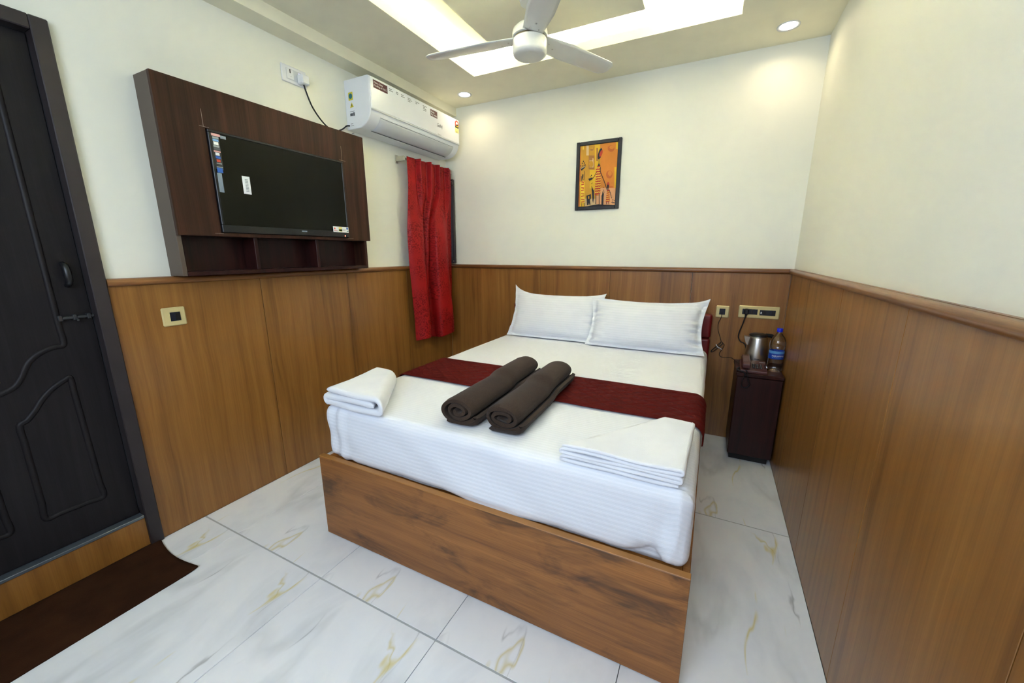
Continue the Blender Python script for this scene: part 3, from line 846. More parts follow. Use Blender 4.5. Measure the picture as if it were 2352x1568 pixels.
seq = [('pink', .040, .050, 1.843, 1.852), ('greyprint', .050, .074, 1.837, 1.850), ('greyprint', .016, .042, 1.831, 1.839), ('skyblue', .016, .040, 1.820, 1.829), ('paper', .018, .038, 1.805, 1.818),
       ('greyprint', .016, .040, 1.795, 1.803), ('slot', .016, .042, 1.783, 1.793), ('pink', .014, .042, 1.774, 1.780), ('paper', .019, .036, 1.760, 1.772), ('blue', .018, .038, 1.747, 1.757),
       ('red', .020, .036, 1.732, 1.743), ('greyprint', .018, .040, 1.724, 1.728), ('greyprint', .016, .042, 1.709, 1.712), ('blue', .016, .040, 1.686, 1.707)]
seq[0] = ('pink', .013, .050, 1.842, 1.853)
for m_, a, b, c, d_ in seq: tvpatch('feature_mark', TYA + a, TYA + b, c, d_, m_, sxf + .0009, st)
tvpatch('protective_strip', TYA + .013, TYA + .033, 1.600, 1.684, plain('pale_strip', (132, 146, 158), .3), sxf)
wl_ = tvpatch('barcode_label', TYA + .122, TYA + .158, 1.606, 1.688, 'paper', sxf)
for k in range(9): tvpatch('barcode_line', TYA + .134, TYA + .148, 1.617 + k * .0068, 1.6205 + k * .0068, 'greyprint', sxf + .0009, wl_)
es = tvpatch('energy_sticker', TYB - .118, TYB - .004, 1.4475, 1.4805, 'paper', sxf + .0035)
for m_, a, b, c, d_ in (('paleyellow', .040, .064, .004, .031), ('green', .041, .065, .008, .017), ('red', .008, .016, .016, .026), ('red', .006, .030, .006, .009), ('inkblack', .032, .036, .004, .008), ('blue', .098, .110, .018, .030), ('teal', .100, .112, .005, .010), ('greyprint', .070, .092, .019, .021), ('greyprint', .070, .090, .012, .014)):
    tvpatch('energy_mark', TYB - .118 + a, TYB - .118 + b, 1.4475 + c, 1.4475 + d_, m_, sxf + .0044, es)
mb = MB()
for k in range(6): mb.box(tx, tx + .0006, -1.572 + k * .0056, -1.568 + k * .0056, 1.4395, 1.4455)
mb.build('brand_mark', plain('silver_print', (176, 190, 214), .4), tv)
MB().lathe([(.0035, 0), (.003, .0012)], (tx, TYB - .032, 1.427), 12, axis=0).build('standby_light', 'led_red', tv)

# ------------------------------------------------------------------ air conditioner
AY0, AY1, AZ0, AZ1, AX = -1.060, -.092, 2.103, 2.393, .213
ac = thing('air_conditioner', (0, (AY0 + AY1) / 2, AZ0), label='white split air conditioner with maroon stickers high on the wall', category='air conditioner')
def arc(cx, cz, rx, rz, a0, a1, n): return [(cx + rx * math.cos(a), cz + rz * math.sin(a)) for a in np.linspace(math.radians(a0), math.radians(a1), n)]
prof = [(bk, AZ1), (bk, AZ0)] + [(.085, AZ0)] + arc(.085, AZ0 + .105, .118, .105, -88, -8, 12) + [(AX - .006, AZ1 - .012), (AX - .012, AZ1 - .003), (AX - .022, AZ1)]
bodyo = MB().prism(prof, 1, AY0, AY1).build('body', 'ac_white', ac, smooth=True, angle=35)
bv = bodyo.modifiers.new('edge', 'BEVEL'); bv.width = .004; bv.segments = 2; bv.angle_limit = math.radians(50); bv.limit_method = 'ANGLE'
MB().box(AX - .012, AX, AY0 + .004, AY1 - .004, AZ0 + .103, AZ1 - .006, .004).build('front_panel', 'ac_white', ac)
# air flap following the curved lower front
def curve_pt(a, e=0): return (.085 + (.118 + e) * math.cos(math.radians(a)), AZ0 + .105 + (.105 + e) * math.sin(math.radians(a)))
Pf = [[(curve_pt(a, .0022)[0], y, curve_pt(a, .0022)[1]) for y in np.linspace(AY0 + .085, AY1 - .075, 12)] for a in np.linspace(-74, -22, 12)]
fo = MB().grid(Pf).build('air_flap', 'ac_grey', ac, smooth=True); solid(fo, .002)
for a in (-77, -20):
    x_, z_ = curve_pt(a, .0016); MB().tube([(x_, AY0 + .085, z_), (x_, AY1 - .075, z_)], .0022 if a < -50 else .0012, 6).build('air_slot', 'slot', ac)
MB().box(AX - .004, AX + .0022, AY0 + .004, AY1 - .004, AZ0 + .096, AZ0 + .102, .001).build('chrome_line', 'ac_grey', ac)
fx = AX + .0006
MF = lambda y0, z0: (lambda u, v: (fx + .0012, y0 + u, z0 + v))
s1 = MB().box(AX, fx, AY0 + .028, AY0 + .150, 2.327, 2.373).build('claim_sticker', 'maroon_sticker', ac)
mb = MB(); text_on(mb, 'Heavy Duty', MF(AY0 + .071, 2.3575), .076, .0135); text_on(mb, 'Cooling At 52°C', MF(AY0 + .087, 2.341), .108, .0135); mb.build('lettering', 'paper', s1)
s2 = MB().box(AX, fx, AY0 + .590, AY0 + .672, 2.322, 2.368).build('claim_sticker', 'maroon_sticker', ac)
mb = MB(); text_on(mb, 'Made', MF(AY0 + .615, 2.352), .040, .0115); text_on(mb, 'For India', MF(AY0 + .631, 2.335), .070, .0125); mb.build('lettering', 'paper', s2)
mb = MB()
for y0, wds in ((.166, (.026, .036)), (.230, (.022, .018)), (.278, (.024, .034)), (.343, (.034, .044, .026)), (.425, (.040, .016)), (.505, (.044, .026, .040, .034))):
    mb = MB()
    for k, w_ in enumerate(wds): mb.box(AX - .0003, AX + .0003, AY0 + y0, AY0 + y0 + w_, 2.363 - k * .0095, 2.3665 - k * .0095)
    mb.build('feature_print', 'ink', ac)
mb = MB(); text_on(mb, 'Godrej', MF(AY0 + .700, 2.277), .066, .034, shear=.35); mb.build('brand_lettering', 'inkblack', ac)
mb = MB(); text_on(mb, 'Inverter', MF(AY0 + .692, 2.2165), .044, .008); mb.build('model_lettering', 'ink', ac)
er = MB().box(AX, fx, AY1 - .062, AY1 - .012, 2.285, 2.345).build('energy_label', 'paleyellow', ac)
MB().lathe([(.026, 0), (.026, .0008)], (AX + .0004, AY1 - .037, 2.352), 20, axis=0).build('star_disc', 'red', er)
MB().lathe([(.015, 0), (.015, .0008)], (AX + .0012, AY1 - .037, 2.352), 16, axis=0).build('star_disc', 'paper', er)
MB().box(fx, fx + .0008, AY1 - .060, AY1 - .014, 2.322, 2.336).build('energy_mark', 'inkblack', er)
MB().box(fx + .0004, fx + .0014, AY1 - .044, AY1 - .024, 2.330, 2.350).build('energy_mark', 'yellow', er)
MB().box(fx, fx + .0008, AY1 - .040, AY1 - .034, 2.289, 2.296).build('energy_mark', 'inkblack', er)
# stickers on the left end
ye = AY0 - .0008
q = MB().box(.022, .060, ye, AY0, 2.272, 2.318).build('round_sticker', 'yellow', ac); MB().lathe([(.0155, 0), (.0155, .0012)], (.041, ye - .0008, 2.295), 18, axis=1).build('sticker_disc', 'teal', q)
q = MB().prism([(.030, 2.229), (.062, 2.231), (.046, 2.259)], 1, ye, AY0).build('warning_sticker', 'yellow', ac); MB().box(.044, .048, ye - .0005, ye, 2.235, 2.249).build('warning_mark', 'inkblack', q)
mb = MB()
for a, b, c, d_ in ((.026, .066, .206, .208), (.026, .050, .181, .197), (.053, .066, .180, .200), (.026, .045, .134, .137), (.026, .052, .124, .126), (.028, .048, .078, .081)):
    MB().box(a, b, ye, AY0 - .0002, 2.0 + c, 2.0 + d_).build('side_print', 'ink', ac)
# mains lead of the air conditioner with its plug in the wall socket
P = smoothpath([(.018, -1.374, 2.262), (.022, -1.366, 2.225), (.020, -1.335, 2.16), (.016, -1.285, 2.108), (.016, -1.235, 2.075), (.016, -1.180, 2.066), (.014, -1.125, 2.090), (.012, -1.085, 2.120), (.012, -1.055, 2.128)], 6)
MB().tube(P, .0042, 8).build('power_cord', 'blackmatt', ac, smooth=True, label='thin black mains lead')
pg = MB().box(-.003, .042, -1.398, -1.350, 2.258, 2.308, .006).build('plug', 'white_plastic', ac)

sk = thing('wall_socket', (0, -1.41, 2.25), label='white modular socket plate beside the air conditioner', category='socket')
MB().box(-PT, -PT + .010, -1.487, -1.337, 2.251, 2.338, .003).build('cover_plate', 'white_plastic', sk)
fr_ = MB().box(-PT + .0098, -PT + .0115, -1.462, -1.360, 2.267, 2.322, .001).build('module_frame', 'ac_grey', sk)
rk = MB().box(-PT + .0112, -PT + .015, -1.460, -1.420, 2.269, 2.320, .0015).build('rocker_switch', 'white_plastic', sk)
MB().box(-PT + .0148, -PT + .0156, -1.444, -1.438, 2.298, 2.318).build('switch_gap', 'blackmatt', rk)
MB().box(-PT + .0148, -PT + .0152, -1.441, -1.435, 2.281, 2.283).build('switch_mark', 'greyprint', rk)
MB().box(-PT + .011, -PT + .014, -1.388, -1.372, 2.311, 2.316, .001).build('indicator', 'led_blue', sk)

# ------------------------------------------------------------------ curtain, rod
rd = thing('curtain_rod', (.09, -.34, 2.0), label='satin nickel curtain rod with square brackets below the air conditioner', category='curtain rod')
MB().tube([(.056, -.604, 2.013), (.056, -.014, 2.013)], .0085, 14).build('rod', 'nickel', rd, smooth=True, angle=50)
for ya, yb in ((-.632, -.604), (-.038, -.010)):
    mb = MB(); mb.box(-PT, -PT + .005, ya, yb, 1.984, 2.042, .001); mb.box(-PT + .005, .068, ya + .005, yb - .005, 1.996, 2.030, .002); mb.build('bracket', 'nickel', rd)
top = [(-.634, .098), (-.60, .106), (-.555, .108), (-.535, .096), (-.518, .140), (-.50, .096), (-.44, .108), (-.408, .096), (-.392, .142), (-.375, .096), (-.33, .108), (-.297, .096), (-.281, .140), (-.264, .096), (-.20, .106), (-.168, .096), (-.152, .138), (-.135, .096), (-.105, .106), (-.075, .098)]
midp = [(-.672, .100), (-.650, .130), (-.60, .152), (-.555, .155), (-.528, .135), (-.525, .085), (-.512, .070), (-.480, .085), (-.455, .120), (-.438, .115), (-.434, .070), (-.415, .062), (-.395, .100), (-.38, .155), (-.33, .170), (-.27, .168), (-.232, .150), (-.226, .090), (-.19, .085), (-.075, .085)]
bot = [(-.622, .085), (-.605, .125), (-.575, .160), (-.535, .165), (-.505, .150), (-.494, .105), (-.505, .060), (-.485, .040), (-.445, .036), (-.405, .038), (-.372, .045), (-.352, .075), (-.372, .135), (-.350, .172), (-.26, .178), (-.19, .168), (-.168, .120), (-.172, .075), (-.12, .068), (-.060, .060)]
P = []; nt = 60
shift = lambda L, dx=0: [(min(y + .033, -.038), x - .028 + dx) for y, x in L]
top, midp, bot = shift(top, .004), shift(midp), shift(bot)
T_, Mi, Bo = [smoothpath([(y, x, 0) for y, x in L], 7) for L in (top, midp, bot)]
for i in range(nt + 1):
    t = i / nt; row = []
    for k in range(len(T_)):
        u = k / (len(T_) - 1)
        if t < .11:
            p = T_[k]
        elif t < .42:
            f = (t - .11) / .31; f = f * f * (3 - 2 * f); p = T_[k] * (1 - f) + Mi[k] * f
        else:
            f = (t - .42) / .58; f = f * f * (3 - 2 * f); p = Mi[k] * (1 - f) + Bo[k] * f
        x = p.y + .004 * N3(u * 14, t * 6, 3) * min(1, t * 5); y = p.x + .004 * N3(u * 8, t * 5, 9) * t
        pin = .10 * math.exp(-((t - .085) / .035) ** 2)
        x += 0 * pin
        zb_ = .607 + .018 * math.sin(u * 9) + .02 * max(0, u - .85) / .15
        z = 2.032 - .004 * abs(math.sin(u * 16)) * (1 - t) + (zb_ - 2.032) * t
        row.append((x, y, z))
    P.append(row)
cu = MB().grid(P).build('curtain', 'curtain', loc=(.08, -.31, .60), smooth=True, label='maroon damask curtain with pinch pleats hanging in the corner', category='curtain'); solid(cu, .0025)
sub(cu, 1)

# ------------------------------------------------------------------ switch plates
def plate(name, face, a0, a1, z0, z1, mods, label, cat):
    """face 'left' (x=0 plane, a = y) or 'back' (y=0 plane, a = x)"""
    bx = (lambda mb, d0, d1, p0, p1, q0, q1, b=0: mb.box(d0, d1, p0, p1, q0, q1, b)) if face == 'left' else (lambda mb, d0, d1, p0, p1, q0, q1, b=0: mb.box(p0, p1, -d1, -d0, q0, q1, b))
    o = thing(name, ((0, (a0 + a1) / 2, z0) if face == 'left' else ((a0 + a1) / 2, 0, z0)), label=label, category=cat)
    mb = MB(); bx(mb, 0, .010, a0, a1, z0, z1, .006); mb.build('cover_plate', 'cream_plate', o)
    for m0, m1, n0, n1, sw in mods:
        mb = MB(); bx(mb, .0095, .0125, m0, m1, n0, n1, .001); md = mb.build('module', 'navy', o)
        for s0, s1 in sw:
            mb = MB(); bx(mb, .0122, .0145, s0, s1, n0 + .004, n1 - .004, .001); mb.build('rocker', 'black', md)
    return o
plate('light_switch', 'left', -2.226, -2.134, .995, 1.080, [(-2.197, -2.157, 1.017, 1.058, [(-2.177, -2.159)])], 'cream single switch plate on the left veneer wall', 'switch')
plate('phone_socket', 'back', 2.255, 2.336, .882, .965, [(2.276, 2.312, .903, .945, [])], 'small square cream telephone socket plate beside the headboard', 'socket')
sp = plate('socket_strip', 'back', 2.392, 2.627, .891, .974, [(2.414, 2.502, .916, .952, [(2.462, 2.476)]), (2.515, 2.604, .914, .950, [(2.537, 2.552), (2.584, 2.600)])], 'long cream socket and switch plate above the kettle', 'socket')
MB().box(2.520, 2.526, -.0150, -.0124, .925, .938).build('indicator', 'paper', sp)

# ------------------------------------------------------------------ framed picture
pc = thing('wall_picture', (1.372, 0, 1.642), label='orange print of tall striped figures in a black frame', category='picture')
X0, X1, Z0_, Z1_ = 1.205, 1.538, 1.642, 2.125; fw_ = .026; yb = PT - .001; yf = PT - .022
mb = MB()
mb.box(X0, X0 + fw_, yf, yb, Z0_, Z1_, .003); mb.box(X1 - fw_, X1, yf, yb, Z0_, Z1_, .003); mb.box(X0 + fw_, X1 - fw_, yf, yb, Z1_ - fw_, Z1_, .003); mb.box(X0 + fw_, X1 - fw_, yf, yb, Z0_, Z0_ + fw_, .003)
mb.build('frame', plain('black_grained_frame', (26, 26, 34), .5, bump=.5, bscale=180), pc)
cols = {'o': (214, 130, 34), 'y': (226, 182, 26), 'd': (206, 150, 36), 'p': (222, 160, 110), 'c': (216, 180, 130), 'k': (28, 26, 34), 'r': (190, 56, 24), 's': (240, 200, 60), 'b': (170, 112, 50), 'l': (224, 196, 150), 'w': (230, 220, 190), 'g': (196, 100, 30)}
keys = list(cols); pm = [plain('print_' + ''.join(str(x) for x in cols[k]), cols[k], .6, var=.08) for k in keys]
pr = MB(); lay = [0]
def uv(x, y):
    fy = (y - 285) / 1065; fx_ = (x - 258) / 684
    xl, xr = 258 - 36 * fy, 942 - 54 * fy; yt, yb_ = 285 - 82 * fx_, 1350 - 42 * fx_
    return (x - xl) / (xr - xl), (y - yt) / (yb_ - yt)
def pp(k, pts, dz=1):
    lay[0] += 1; q = []
    for x, y in pts:
        u, v = uv(x, y); u = min(1, max(0, u)); v = min(1, max(0, v))
        q.append((X0 + fw_ + u * (X1 - X0 - 2 * fw_), yf + .008 - lay[0] * .00004, Z1_ - fw_ - v * (Z1_ - Z0_ - 2 * fw_)))
    pr.add(q, [tuple(range(len(q)))], keys.index(k))
def rect(k, x0, y0, x1, y1): pp(k, [(x0, y0), (x0, y1), (x1, y1), (x1, y0)])
def blob(k, cx, cy, rx, ry, rot=0, n=18):
    pp(k, [(cx + rx * math.cos(a) * math.cos(rot) - ry * math.sin(a) * math.sin(rot), cy + rx * math.cos(a) * math.sin(rot) + ry * math.sin(a) * math.cos(rot)) for a in np.linspace(0, -2 * math.pi, n, endpoint=False)])
def stroke(k, pts, w):
    for (ax, ay), (bx_, by) in zip(pts[:-1], pts[1:]):
        dx, dy = bx_ - ax, by - ay; l = math.hypot(dx, dy); nx, ny = -dy / l * w / 2, dx / l * w / 2
        pp(k, [(ax + nx, ay + ny), (bx_ + nx, by + ny), (bx_ - nx, by - ny), (ax - nx, ay - ny)])
rect('o', 200, 150, 960, 1400); rect('d', 200, 200, 540, 1250); rect('y', 530, 200, 625, 900); rect('y', 435, 690, 545, 1020); rect('g', 225, 280, 262, 1340)
rect('y', 905, 180, 950, 330); rect('y', 880, 640, 915, 1010); rect('s', 300, 280, 325, 340); rect('l', 370, 270, 415, 440); rect('b', 415, 440, 520, 680); rect('c', 430, 490, 505, 650); blob('b', 455, 505, 30, 22); blob('d', 460, 590, 38, 60)
blob('b', 470, 345, 32, 14); stroke('b', [(495, 340), (515, 290)], 8); rect('b', 555, 310, 585, 535); rect('p', 600, 1010, 900, 1320); rect('c', 345, 1200, 600, 1340); rect('p', 540, 1150, 600, 1300)
blob('g', 820, 320, 60, 55); blob('o', 830, 300, 40, 30); blob('g', 790, 770, 58, 70); blob('o', 800, 750, 34, 44); blob('g', 810, 990, 50, 16)
rect('y', 250, 900, 345, 1345)
# ground
pp('k', [(222, 1350), (222, 1400), (900, 1400), (900, 1310), (700, 1310), (600, 1300), (450, 1325), (380, 1345)])
# tall central figure
blob('k', 622, 410, 33, 100, .27); blob('r', 640, 405, 24, 62, .35); stroke('k', [(604, 500), (603, 590)], 9)
pp('k', [(603, 565), (570, 640), (630, 620)])
body = [(575, 625), (548, 690), (552, 760), (540, 900), (530, 1135), (630, 1110), (632, 900), (637, 740), (622, 620)]
pp('r', body)
for k in range(11):
    y = 660 + k * 43; a, b = (550 - k * 1.4), (635 - k * .4); n = 6; zg = []
    for i in range(n + 1): zg.append((a + (b - a) * i / n, y + (10 if i % 2 else -8) - 10 * i / n))
    stroke('s', zg, 13)
stroke('k', [(552, 1130), (548, 1300)], 13); stroke('k', [(612, 1115), (612, 1300)], 13)
stroke('k', [(632, 640), (628, 720), (700, 890), (755, 1050)], 11); stroke('k', [(560, 730), (520, 810), (480, 855)], 9)
pp('k', [(410, 850), (430, 885), (480, 860), (490, 820)]); blob('k', 470, 790, 9, 12); blob('k', 455, 815, 7, 8)
# left figure
for x, y, w_ in ((320, 545, 9), (298, 580, 9), (332, 575, 9), (272, 625, 8), (300, 625, 8), (330, 615, 8), (352, 605, 8)): blob('k', x, y, w_, w_ * 1.6)
pp('k', [(260, 665), (285, 710), (345, 655), (370, 615)]); stroke('w', [(270, 672), (355, 632)], 6)
blob('k', 307, 810, 12, 46, .1); stroke('k', [(280, 800), (285, 890)], 9); stroke('k', [(335, 710), (342, 800), (325, 890)], 8); stroke('k', [(306, 850), (308, 890)], 9)
pp('s', [(288, 885), (330, 880), (348, 1280), (268, 1290)])
for k in range(8): y = 890 + k * 52; stroke('r', [(285 - k * 1.5, y + 14), (330 + k * 1.5, y + (2 if k % 2 else 22))], 22 if k < 3 else 13)
stroke('k', [(290, 1285), (288, 1345)], 9); stroke('k', [(332, 1280), (335, 1340)], 9)
# child
blob('r', 772, 950, 21, 46, .05); blob('k', 768, 985, 16, 36); stroke('k', [(770, 1010), (770, 1045)], 12)
pp('r', [(752, 1050), (795, 1040), (802, 1250), (730, 1265)])
for k in range(5): stroke('s', [(748 - k * 3, 1085 + k * 38), (798, 1075 + k * 38)], 14)
stroke('k', [(742, 1262), (740, 1300)], 9); stroke('k', [(780, 1255), (785, 1300)], 9); stroke('k', [(795, 1050), (815, 1110), (828, 1165)], 9)
for x, y in ((832, 1185), (856, 1220), (850, 1245), (878, 1232)): blob('k', x, y, 7, 9)
pp('k', [(822, 1265), (850, 1285), (888, 1280), (888, 1265)])
# seated and standing dark figures
pp('k', [(378, 1150), (390, 1325), (415, 1320), (425, 1280), (440, 1320), (452, 1315), (445, 1225), (462, 1200), (462, 1120)]); rect('d', 410, 1160, 432, 1205)
pp('k', [(490, 990), (478, 1060), (490, 1240), (502, 1285), (518, 1190), (517, 1060), (500, 1040)]); stroke('k', [(475, 980), (480, 1060)], 7); pp('k', [(460, 935), (475, 938), (497, 915)])
pp('k', [(672, 1065), (668, 1120), (655, 1150), (652, 1310), (686, 1310), (690, 1170), (698, 1110), (685, 1100)]); stroke('k', [(692, 1040), (702, 1100)], 7); pp('k', [(678, 1000), (690, 1008), (705, 990)])
pr.build('print', pm, pc)

# ------------------------------------------------------------------ bedside cabinet with kettle, telephone and bottle
CX0, CX1, CY0, CY1, CZ = 2.402, 2.655, -.355, -.006, .596
cb = thing('bedside_cabinet', (2.53, -.18, 0), label='dark mahogany bedside cabinet in the right corner', category='cabinet')
MB().box(CX0 + .006, CX1 - .003, CY0 + .022, CY1, .045, CZ - .022, .002).build('body', 'redwood', cb)
dd = MB().box(CX0 + .008, CX1 - .005, CY0 + .004, CY0 + .021, .05, CZ - .026, .002).build('door', 'redwood', cb)
MB().box(CX0, CX1, CY0, CY1, CZ - .022, CZ, .003).build('top_board', 'redwood', cb)
MB().box(CX0 + .02, CX1 - .02, CY0 + .045, CY1 - .03, 0.0, .045).build('plinth', 'blackmatt', cb)

# kettle
kx, ky = 2.517, -.105
kt = thing('kettle', (kx, ky, CZ), label='brushed steel electric kettle with black lid and handle', category='kettle')
MB().lathe([(.060, 0), (.072, .001), (.073, .010), (.070, .016), (.062, .018)], (kx, ky, CZ), 36).build('base', 'black', kt, smooth=True, angle=50)
MB().lathe([(.062, .0185), (.0685, .021), (.0690, .030), (.066, .075), (.059, .130), (.0515, .178), (.049, .192), (.046, .194)], (kx, ky, CZ), 48).build('body', 'chrome', kt, smooth=True, angle=50)
MB().lathe([(.0695, .024), (.0702, .026), (.0695, .030)], (kx, ky, CZ), 48, cap=False).build('ring', 'black', kt, smooth=True)
ld = MB().lathe([(.050, .191), (.053, .196), (.052, .203), (.044, .208), (.032, .212), (.0, .213)], (kx, ky, CZ), 40, cap=False).build('lid', 'black', kt, smooth=True)
MB().lathe([(.0505, .1885), (.0538, .1905), (.0515, .1935)], (kx, ky, CZ), 40, cap=False).build('rim', 'chrome', ld, smooth=True)
mb = MB(); mb.prism([(kx - .046, CZ + .186), (kx - .080, CZ + .190), (kx - .077, CZ + .172), (kx - .068, CZ + .145), (kx - .055, CZ + .128)], 1, ky - .016, ky + .016)
mb.build('spout', 'chrome', kt)
P = smoothpath([(kx + .040, ky + .010, CZ + .200), (kx + .075, ky + .018, CZ + .197), (kx + .092, ky + .022, CZ + .175), (kx + .094, ky + .022, CZ + .12), (kx + .088, ky + .02, CZ + .07), (kx + .066, ky + .014, CZ + .05)], 6)
MB().tube(P, .013, 10).build('handle', 'black', kt, smooth=True)
a_ = Vector((2.2142 - kx, -3.0779 - ky)); th0 = math.atan2(a_.y, a_.x) + .12
mb = MB()
for k in range(7):
    u0 = -.014 + k * .0041
    mb.add([(kx + .0679 * math.cos(th0 + u / .068), ky + .0679 * math.sin(th0 + u / .068), CZ + z) for u, z in ((u0, .051), (u0 + .0034, .051), (u0 + .0034, .0565), (u0, .0565))], [(0, 1, 2, 3)])
mb.build('brand_mark', 'inkblack', kt)
P = smoothpath([(2.434, -.024, .930), (2.434, -.030, .905), (2.425, -.024, .85), (2.411, -.020, .79), (2.410, -.020, .755), (2.425, -.022, .728), (2.447, -.026, .718), (2.462, -.030, .69), (2.460, -.034, .64), (2.458, -.040, CZ + .012)], 6)
MB().tube(P, .0036, 8).build('power_cord', 'blackmatt', kt, smooth=True, label='black mains lead')
mb = MB(); mb.box(2.424, 2.450, -.040, -.0145, .917, .955, .006); mb.tube([(2.437, -.028, .92), (2.435, -.029, .895)], [.007, .005], 8); mb.build('plug', 'blackmatt', kt)

# telephone (wedge body, handset on the left, keypad)
ph = thing('telephone', (2.495, -.27, CZ), label='maroon push-button desk telephone on the bedside cabinet', category='telephone')
px_0, px_1, py0, py1 = 2.422, 2.566, -.345, -.182
za_, zb2 = .018, .048
mb = MB(); mb.prism([(py0, CZ + .0006), (py1, CZ + .0006), (py1, CZ + zb2), (py0, CZ + za_)], 0, px_0, px_1); bo_ = mb.build('base', 'phone', ph)
bm_ = bo_.modifiers.new('edge', 'BEVEL'); bm_.width = .004; bm_.segments = 2
slope = lambda y: CZ + za_ + (zb2 - za_) * (y - py0) / (py1 - py0)
def tilted(x0, x1, y0, y1, h0, h1):
    m = MB(); vs = [(x, y, slope(y) + h) for h in (h0, h1) for y in (y0, y1) for x in (x0, x1)]
    return m.add(vs, [(0, 2, 3, 1), (4, 5, 7, 6), (0, 1, 5, 4), (2, 6, 7, 3), (0, 4, 6, 2), (1, 3, 7, 5)])
for r_ in range(4):
    for c_ in range(3):
        x = 2.489 + c_ * .0195; y = -.306 + r_ * .0165
        k_ = tilted(x, x + .014, y, y + .0105, -.001, .0035).build('key', 'blackmatt', ph)
        tilted(x + .005, x + .009, y + .004, y + .0065, .0036, .0039).build('key_mark', 'paper', k_)
for r_ in range(4): tilted(2.552, 2.563, -.306 + r_ * .0165, -.298 + r_ * .0165, -.001, .003).build('function_key', 'phone_dark', ph)
tilted(2.53, 2.56, -.212, -.208, 0, .0006).build('name_strip', 'greyprint', ph)
hx0, hx1 = 2.431, 2.474
hpts = [(-.348, .020), (-.348, .046), (-.335, .056), (-.318, .058), (-.30, .060), (-.22, .068), (-.205, .071), (-.190, .072), (-.178, .066), (-.178, .040), (-.200, .040), (-.216, .052), (-.24, .051), (-.285, .046), (-.305, .040), (-.312, .020)]
ho_ = MB().prism([(y, CZ + .010 + z) for y, z in hpts], 0, hx0, hx1).build('handset', 'phone', ph)
b2 = ho_.modifiers.new('edge', 'BEVEL'); b2.width = .005; b2.segments = 2
def coil(path, r, n_turn, w):
    P = smoothpath(path, 20); out = []; n = len(P)
    S = 1200
    for i in range(S + 1):
        f = i / S * (n - 1); k = min(int(f), n - 2); p = P[k] * (1 - (f - k)) + P[k + 1] * (f - k)
        t = (P[k + 1] - P[k]).normalized(); u = t.cross(Vector((0, 1, .2))).normalized(); v = t.cross(u)
        a = 2 * math.pi * n_turn * i / S; out.append(p + u * math.cos(a) * r + v * math.sin(a) * r)
    return MB().tube(out, w, 5)
coil([(2.452, -.350, CZ + .018), (2.458, -.366, CZ + .010), (2.466, -.368, CZ - .030), (2.478, -.368, CZ - .066), (2.462, -.368, CZ - .088), (2.438, -.368, CZ - .082), (2.438, -.368, CZ - .045), (2.450, -.368, CZ - .006), (2.440, -.367, CZ + .010), (2.424, -.352, CZ + .011), (2.410, -.335, CZ + .011), (2.408, -.30, CZ + .011), (2.420, -.28, CZ + .014)], .0036, 90, .0012).build('coiled_cord', 'black', ph, smooth=True, label='black coiled handset cord')
# phone line, bundled on the wall with a white tie
lc = [(2.294, -.013, .925), (2.292, -.016, .886), (2.279, -.008, .841), (2.283, -.008, .79), (2.302, -.008, .735), (2.308, -.010, .712), (2.300, -.012, .690), (2.275, -.014, .665), (2.255, -.014, .640), (2.252, -.014, .632), (2.262, -.014, .634), (2.290, -.016, .665), (2.318, -.016, .700), (2.312, -.018, .712), (2.298, -.018, .700), (2.270, -.018, .664), (2.253, -.018, .642), (2.268, -.020, .640), (2.300, -.020, .674), (2.322, -.016, .700), (2.330, -.010, .688), (2.322, -.008, .660), (2.308, -.008, .630), (2.312, -.008, .608), (2.338, -.010, .600), (2.375, -.014, .606), (2.39, -.03, CZ + .008), (2.412, -.10, CZ + .006), (2.425, -.15, CZ + .008), (2.45, -.178, CZ + .016)]
MB().tube(smoothpath(lc, 6), .0018, 6).build('line_cord', 'blackmatt', ph, smooth=True)
MB().tube(smoothpath([(2.279, -.010, .690), (2.287, -.026, .680), (2.292, -.028, .674), (2.305, -.024, .668), (2.318, -.018, .658)], 5), .0026, 6).build('cable_tie', 'paper', ph, smooth=True)

# water bottle
bx_, by_ = 2.614, -.215
bt = thing('water_bottle', (bx_, by_, CZ), label='clear water bottle with blue label and blue cap', category='bottle')
BR = 1.10
prof = [(.0, .004), (.020, .003), (.034, .0), (.039, .006), (.040, .02), (.0395, .045), (.0375, .075), (.0365, .082), (.0365, .135), (.038, .143), (.0395, .152), (.0405, .165), (.040, .18), (.037, .198), (.030, .216), (.021, .231), (.0145, .242), (.0135, .250), (.0135, .262), (.0, .262)]
def bottle_mesh():
    mb = MB(); n = 40; vs = []
    for r, h in prof:
        r = r * (BR if h < .225 else 1)
        for k in range(n):
            a = 2 * math.pi * k / n; lobe = 1 - .10 * (max(0, .03 - h) / .03) * (.5 + .5 * math.cos(5 * a))
            rib = 1 - .012 * math.sin(h * 420) ** 2 * (1 if .14 < h < .2 else 0)
            vs.append((bx_ + r * lobe * rib * math.cos(a), by_ + r * lobe * rib * math.sin(a), CZ + .0005 + h + (.012 * (max(0, .032 - r) / .032) if h < .005 else 0)))
    fs = [(i * n + k, i * n + (k + 1) % n, (i + 1) * n + (k + 1) % n, (i + 1) * n + k) for i in range(len(prof) - 1) for k in range(n)]
    return mb.add(vs, fs)
bottle_mesh().build('bottle_body', 'water', bt, smooth=True)
MB().lathe([(.0150, .250), (.0158, .2505), (.0158, .270), (.0150, .2725), (.0, .273)], (bx_, by_, CZ), 28, cap=False).build('cap', 'cap_blue', bt, smooth=True, angle=40)
lb = MB().lathe([(0.0409, .083), (0.0411, .084), (0.0411, .134), (0.0409, .135)], (bx_, by_, CZ), 48, cap=False).build('label', 'label_blue', bt, smooth=True)
